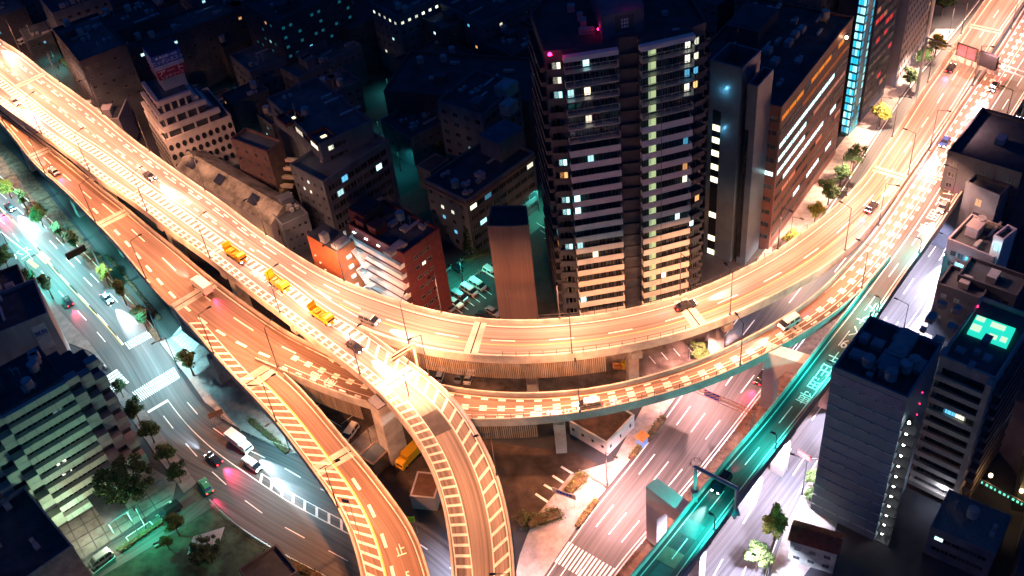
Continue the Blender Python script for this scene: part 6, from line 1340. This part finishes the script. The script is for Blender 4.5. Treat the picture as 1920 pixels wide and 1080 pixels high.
# red sign over the right carriageway
q = P(1555, 905, 0); rs = thing('overhead_sign', 'dull red overhead sign on a long arm beside the striped office', 'sign', q); mb = MB(); mb.tube(q, q + Vector((0, 0, 7)), .18, .14); mb.build('post', STEEL_G, rs); e = P(1512, 858, 6.6); mb = MB(); mb.tube(q + Vector((0, 0, 6.8)), e, .1); mb.build('arm', STEEL_G, rs); mb = MB(); d = (P(1520, 865, 6.6) - P(1496, 850, 6.6)); d.z = 0; mb.box(P(1496, 850, 6), d, Vector((d.y, -d.x, 0)).normalized() * .2, (0, 0, 1.3)); mb.build('board', mat('dull_red_board', (.3, .06, .05), .6), rs)
def board(px, py, h, wd, hb, m, label, txt=None, tm=None, ang=0, cat='sign', name='sign_board', z0=0.0):
    q = P(px, py, z0); r = thing(name, label, cat, q); mb = MB()
    for s_ in (-1, 1): mb.tube(q + Vector((math.cos(ang), math.sin(ang), 0)) * s_ * wd * .4, q + Vector((math.cos(ang), math.sin(ang), 0)) * s_ * wd * .4 + Vector((0, 0, h)), .06, n=6)
    mb.build('post', STEEL, r); mb = MB(); d = Vector((math.cos(ang), math.sin(ang), 0)); nn = Vector((d.y, -d.x, 0)); mb.box(q - d * wd / 2 + nn * .07 + Vector((0, 0, h - hb)), d * wd, nn * .08, (0, 0, hb)); mb.build('board', m, r)
    if txt: wall_text(txt, q + nn * .18 + Vector((0, 0, h - hb / 2)), d, hb * .45, tm, r)
    return r
board(1060, 945, 4.2, 5.0, 1.5, mat('pink_white_board', (.6, .52, .52), .6), 'pale notice board with small lettering at the car park entrance', '月極駐車場', BLUE, R(-32))
board(410, 790, 3.4, 3.2, 1.6, mat('brown_board', (.2, .12, .08), .6), 'brown back of a road sign on the pale traffic island', None, None, R(20)); board(778, 1000, 5.5, 1.4, 1.6, mat('lime_sign', (.35, .6, .02), .5), 'lime green square sign between the two ramps')
board(556, 735, 11, 1.3, 1.3, mat('yellow_sign', (.7, .5, .02), .5), 'yellow square sign at the skirted edge of the lower deck', ang=R(-30)); board(679, 1035, 15.5, 1.3, .9, PAVE, 'small pale sign with dark box on the slip road stripes', ang=R(-20), z0=13)
# kiosk, railings, median barriers
k_ = thing('kiosk', 'small blue and white kiosk with an orange roof between the hedges', 'kiosk', P(1204, 832)); mb = MB(); mb.cbox(P(1204, 832, .1), 1.8, 1.6, 2.1, R(42)); mb.build('booth', mat('kiosk_blue', (.15, .3, .6), .5), k_); mb = MB(); mb.cbox(P(1204, 832, 0) + Vector((0, 0, 2.2)), 2.3, 2.1, .25, R(42)); mb.build('roof', mat('kiosk_orange', (.6, .25, .08), .6), k_)
def barrier(road, side, off, s0, s1, label, m=WHITEP, h=.9):
    r = thing('guard_rail', label, 'guard rail', road.pt((s0 + s1) / 2, side)); mb = MB(); t = s0
    step = max(3.0, (s1 - s0) / 95); mb.tube((0, 0, 0), (0, 0, h), .09, n=5); po = mb.build('post', m, r, local=True); me = po.data; wp = worldpos(r); first = True
    while t < s1:
        p = road.pt(t, side, off) - wp
        if first: po.location = p; first = False
        else: q = bpy.data.objects.new('post', me); COL.objects.link(q); q.parent = r; q.location = p
        t += step
    mb = MB(); t = s0
    while t < s1 - 3:
        for z_ in (.5, .85): mb.tube(road.pt(t, side, off, z_), road.pt(t + 3, side, off, z_), .07, n=5, caps=False)
        t += 3.0
    mb.build('rail', m, r)
barrier(H, 1, .3, 10, H.len - 60, 'long rusty guard rail along the soil median, left half side'); barrier(J, 0, -.5, 10, J.len - 60, 'guard rail on the far side of the soil median under the straight deck'); barrier(I, 0, -.4, 6, I.near(285, 625), 'pale kerb rail along the tree strip of the left street', STEEL)
barrier(I, 1, .5, I.near(420, 960), I.len - 8, 'white railing between the left street and the park', STEEL_G); barrier(I, 0, -.6, I.near(400, 780), I.near(560, 865), 'railing at the outer curve of the pale traffic island', STEEL)
for side in (0, 1): barrier(NR, side, -.4 if side == 0 else .4, NR.near(790, 560), NR.near(930, 470), 'teal lit mesh fence on the ' + ('grey flats' if side == 0 else 'car park') + ' side of the lane', STEEL_G, 1.5)
# equipment in the railed yard
for (x, y, sx, sy, sz, c, lab) in ((1150,692,5,1.2,1.0,'orange','bundle of amber pipes stacked in the railed yard'), (1172,688,1.6,1.2,1.3,'yellow','amber machine casing beside the pipe bundle')):
    r = thing('pipe_stack' if 'pipes' in lab else 'compressor', lab, 'equipment', P(x, y)); 
    if 'pipes' in lab:
        for k in range(6): mb = MB(); q = P(x, y, 0) + Vector((0, (k % 3) * .5, .3 + (k // 3) * .45)); mb.tube(q, q + Vector((5, -1.4, 0)), .24, n=10); mb.build('pipe', PAINTS[c], r)
    else: mb = MB(); mb.cbox(P(x, y, .3), sx, sy, sz, .3); mb.cbox(P(x, y, .3) + Vector((0, 0, sz)), sx * .6, sy * .7, .3, .3); mb.build('casing', PAINTS[c], r); mb = MB(); mb.tube(P(x, y, .3) + Vector((-.9, 0, 0)), P(x, y, .3) + Vector((.9, -.2, 0)), .3); mb.build('wheel', BLACK, r)
mc = thing('motorcycle', 'parked motorcycle on the corner by the left crossing', 'motorcycle', P(199, 690, 0), R(-50)); 
for x in (-.65, .65): mb = MB(); mb.tube((x, -.06, .32), (x, .06, .32), .32, n=12); mb.build('wheel', BLACK, mc, local=True)
mb = MB(); mb.box((-.6, -.12, .45), (1.0, 0, 0), (0, .24, 0), (.1, 0, .35)); mb.build('body', PAINTS['white'], mc, local=True); mb = MB(); mb.tube((.5, -.35, 1.0), (.5, .35, 1.0), .03); mb.tube((.62, 0, .4), (.48, 0, 1.0), .04); mb.build('handlebar', STEEL_D, mc, local=True)
pk = thing('park_bench', 'bench on the green lit park lawn near the lamp', 'bench', P(298, 1022, .12), R(30)); mb = MB(); mb.box((-.9, -.25, .42), (1.8, 0, 0), (0, .5, 0), (0, 0, .07)); mb.build('seat', W_BEIGE, pk, local=True); mb = MB(); mb.box((-.9, .22, .5), (1.8, 0, 0), (0, .06, 0), (0, .1, .4)); mb.build('backrest', W_BEIGE, pk, local=True)
for x in (-.7, .7): mb = MB(); mb.box((x, -.22, 0), (.08, 0, 0), (0, .44, 0), (0, 0, .42)); mb.build('leg', STEEL_D, pk, local=True)
sh = thing('bicycle_shelter', 'ribbed roofed bicycle shelter among the park trees', 'shelter', P(383, 1022)); q = P(383, 1020, 2.6); mb = MB()
for k in range(12): mb.box(q + Vector((-3 + k * .5, -2.0 + k * .12, 0)), (.42, 0, 0), (.6, 4, 0), (0, 0, .1))
mb.build('roof', STEEL_G, sh); mb = MB()
for x, y in ((-2.8, -1.8), (2.6, -.6), (-2.2, 1.8), (3.2, 2.8)): mb.tube(Vector((q.x + x, q.y + y, 0)), q + Vector((x, y, 0)), .07)
mb.build('post', STEEL_D, sh)
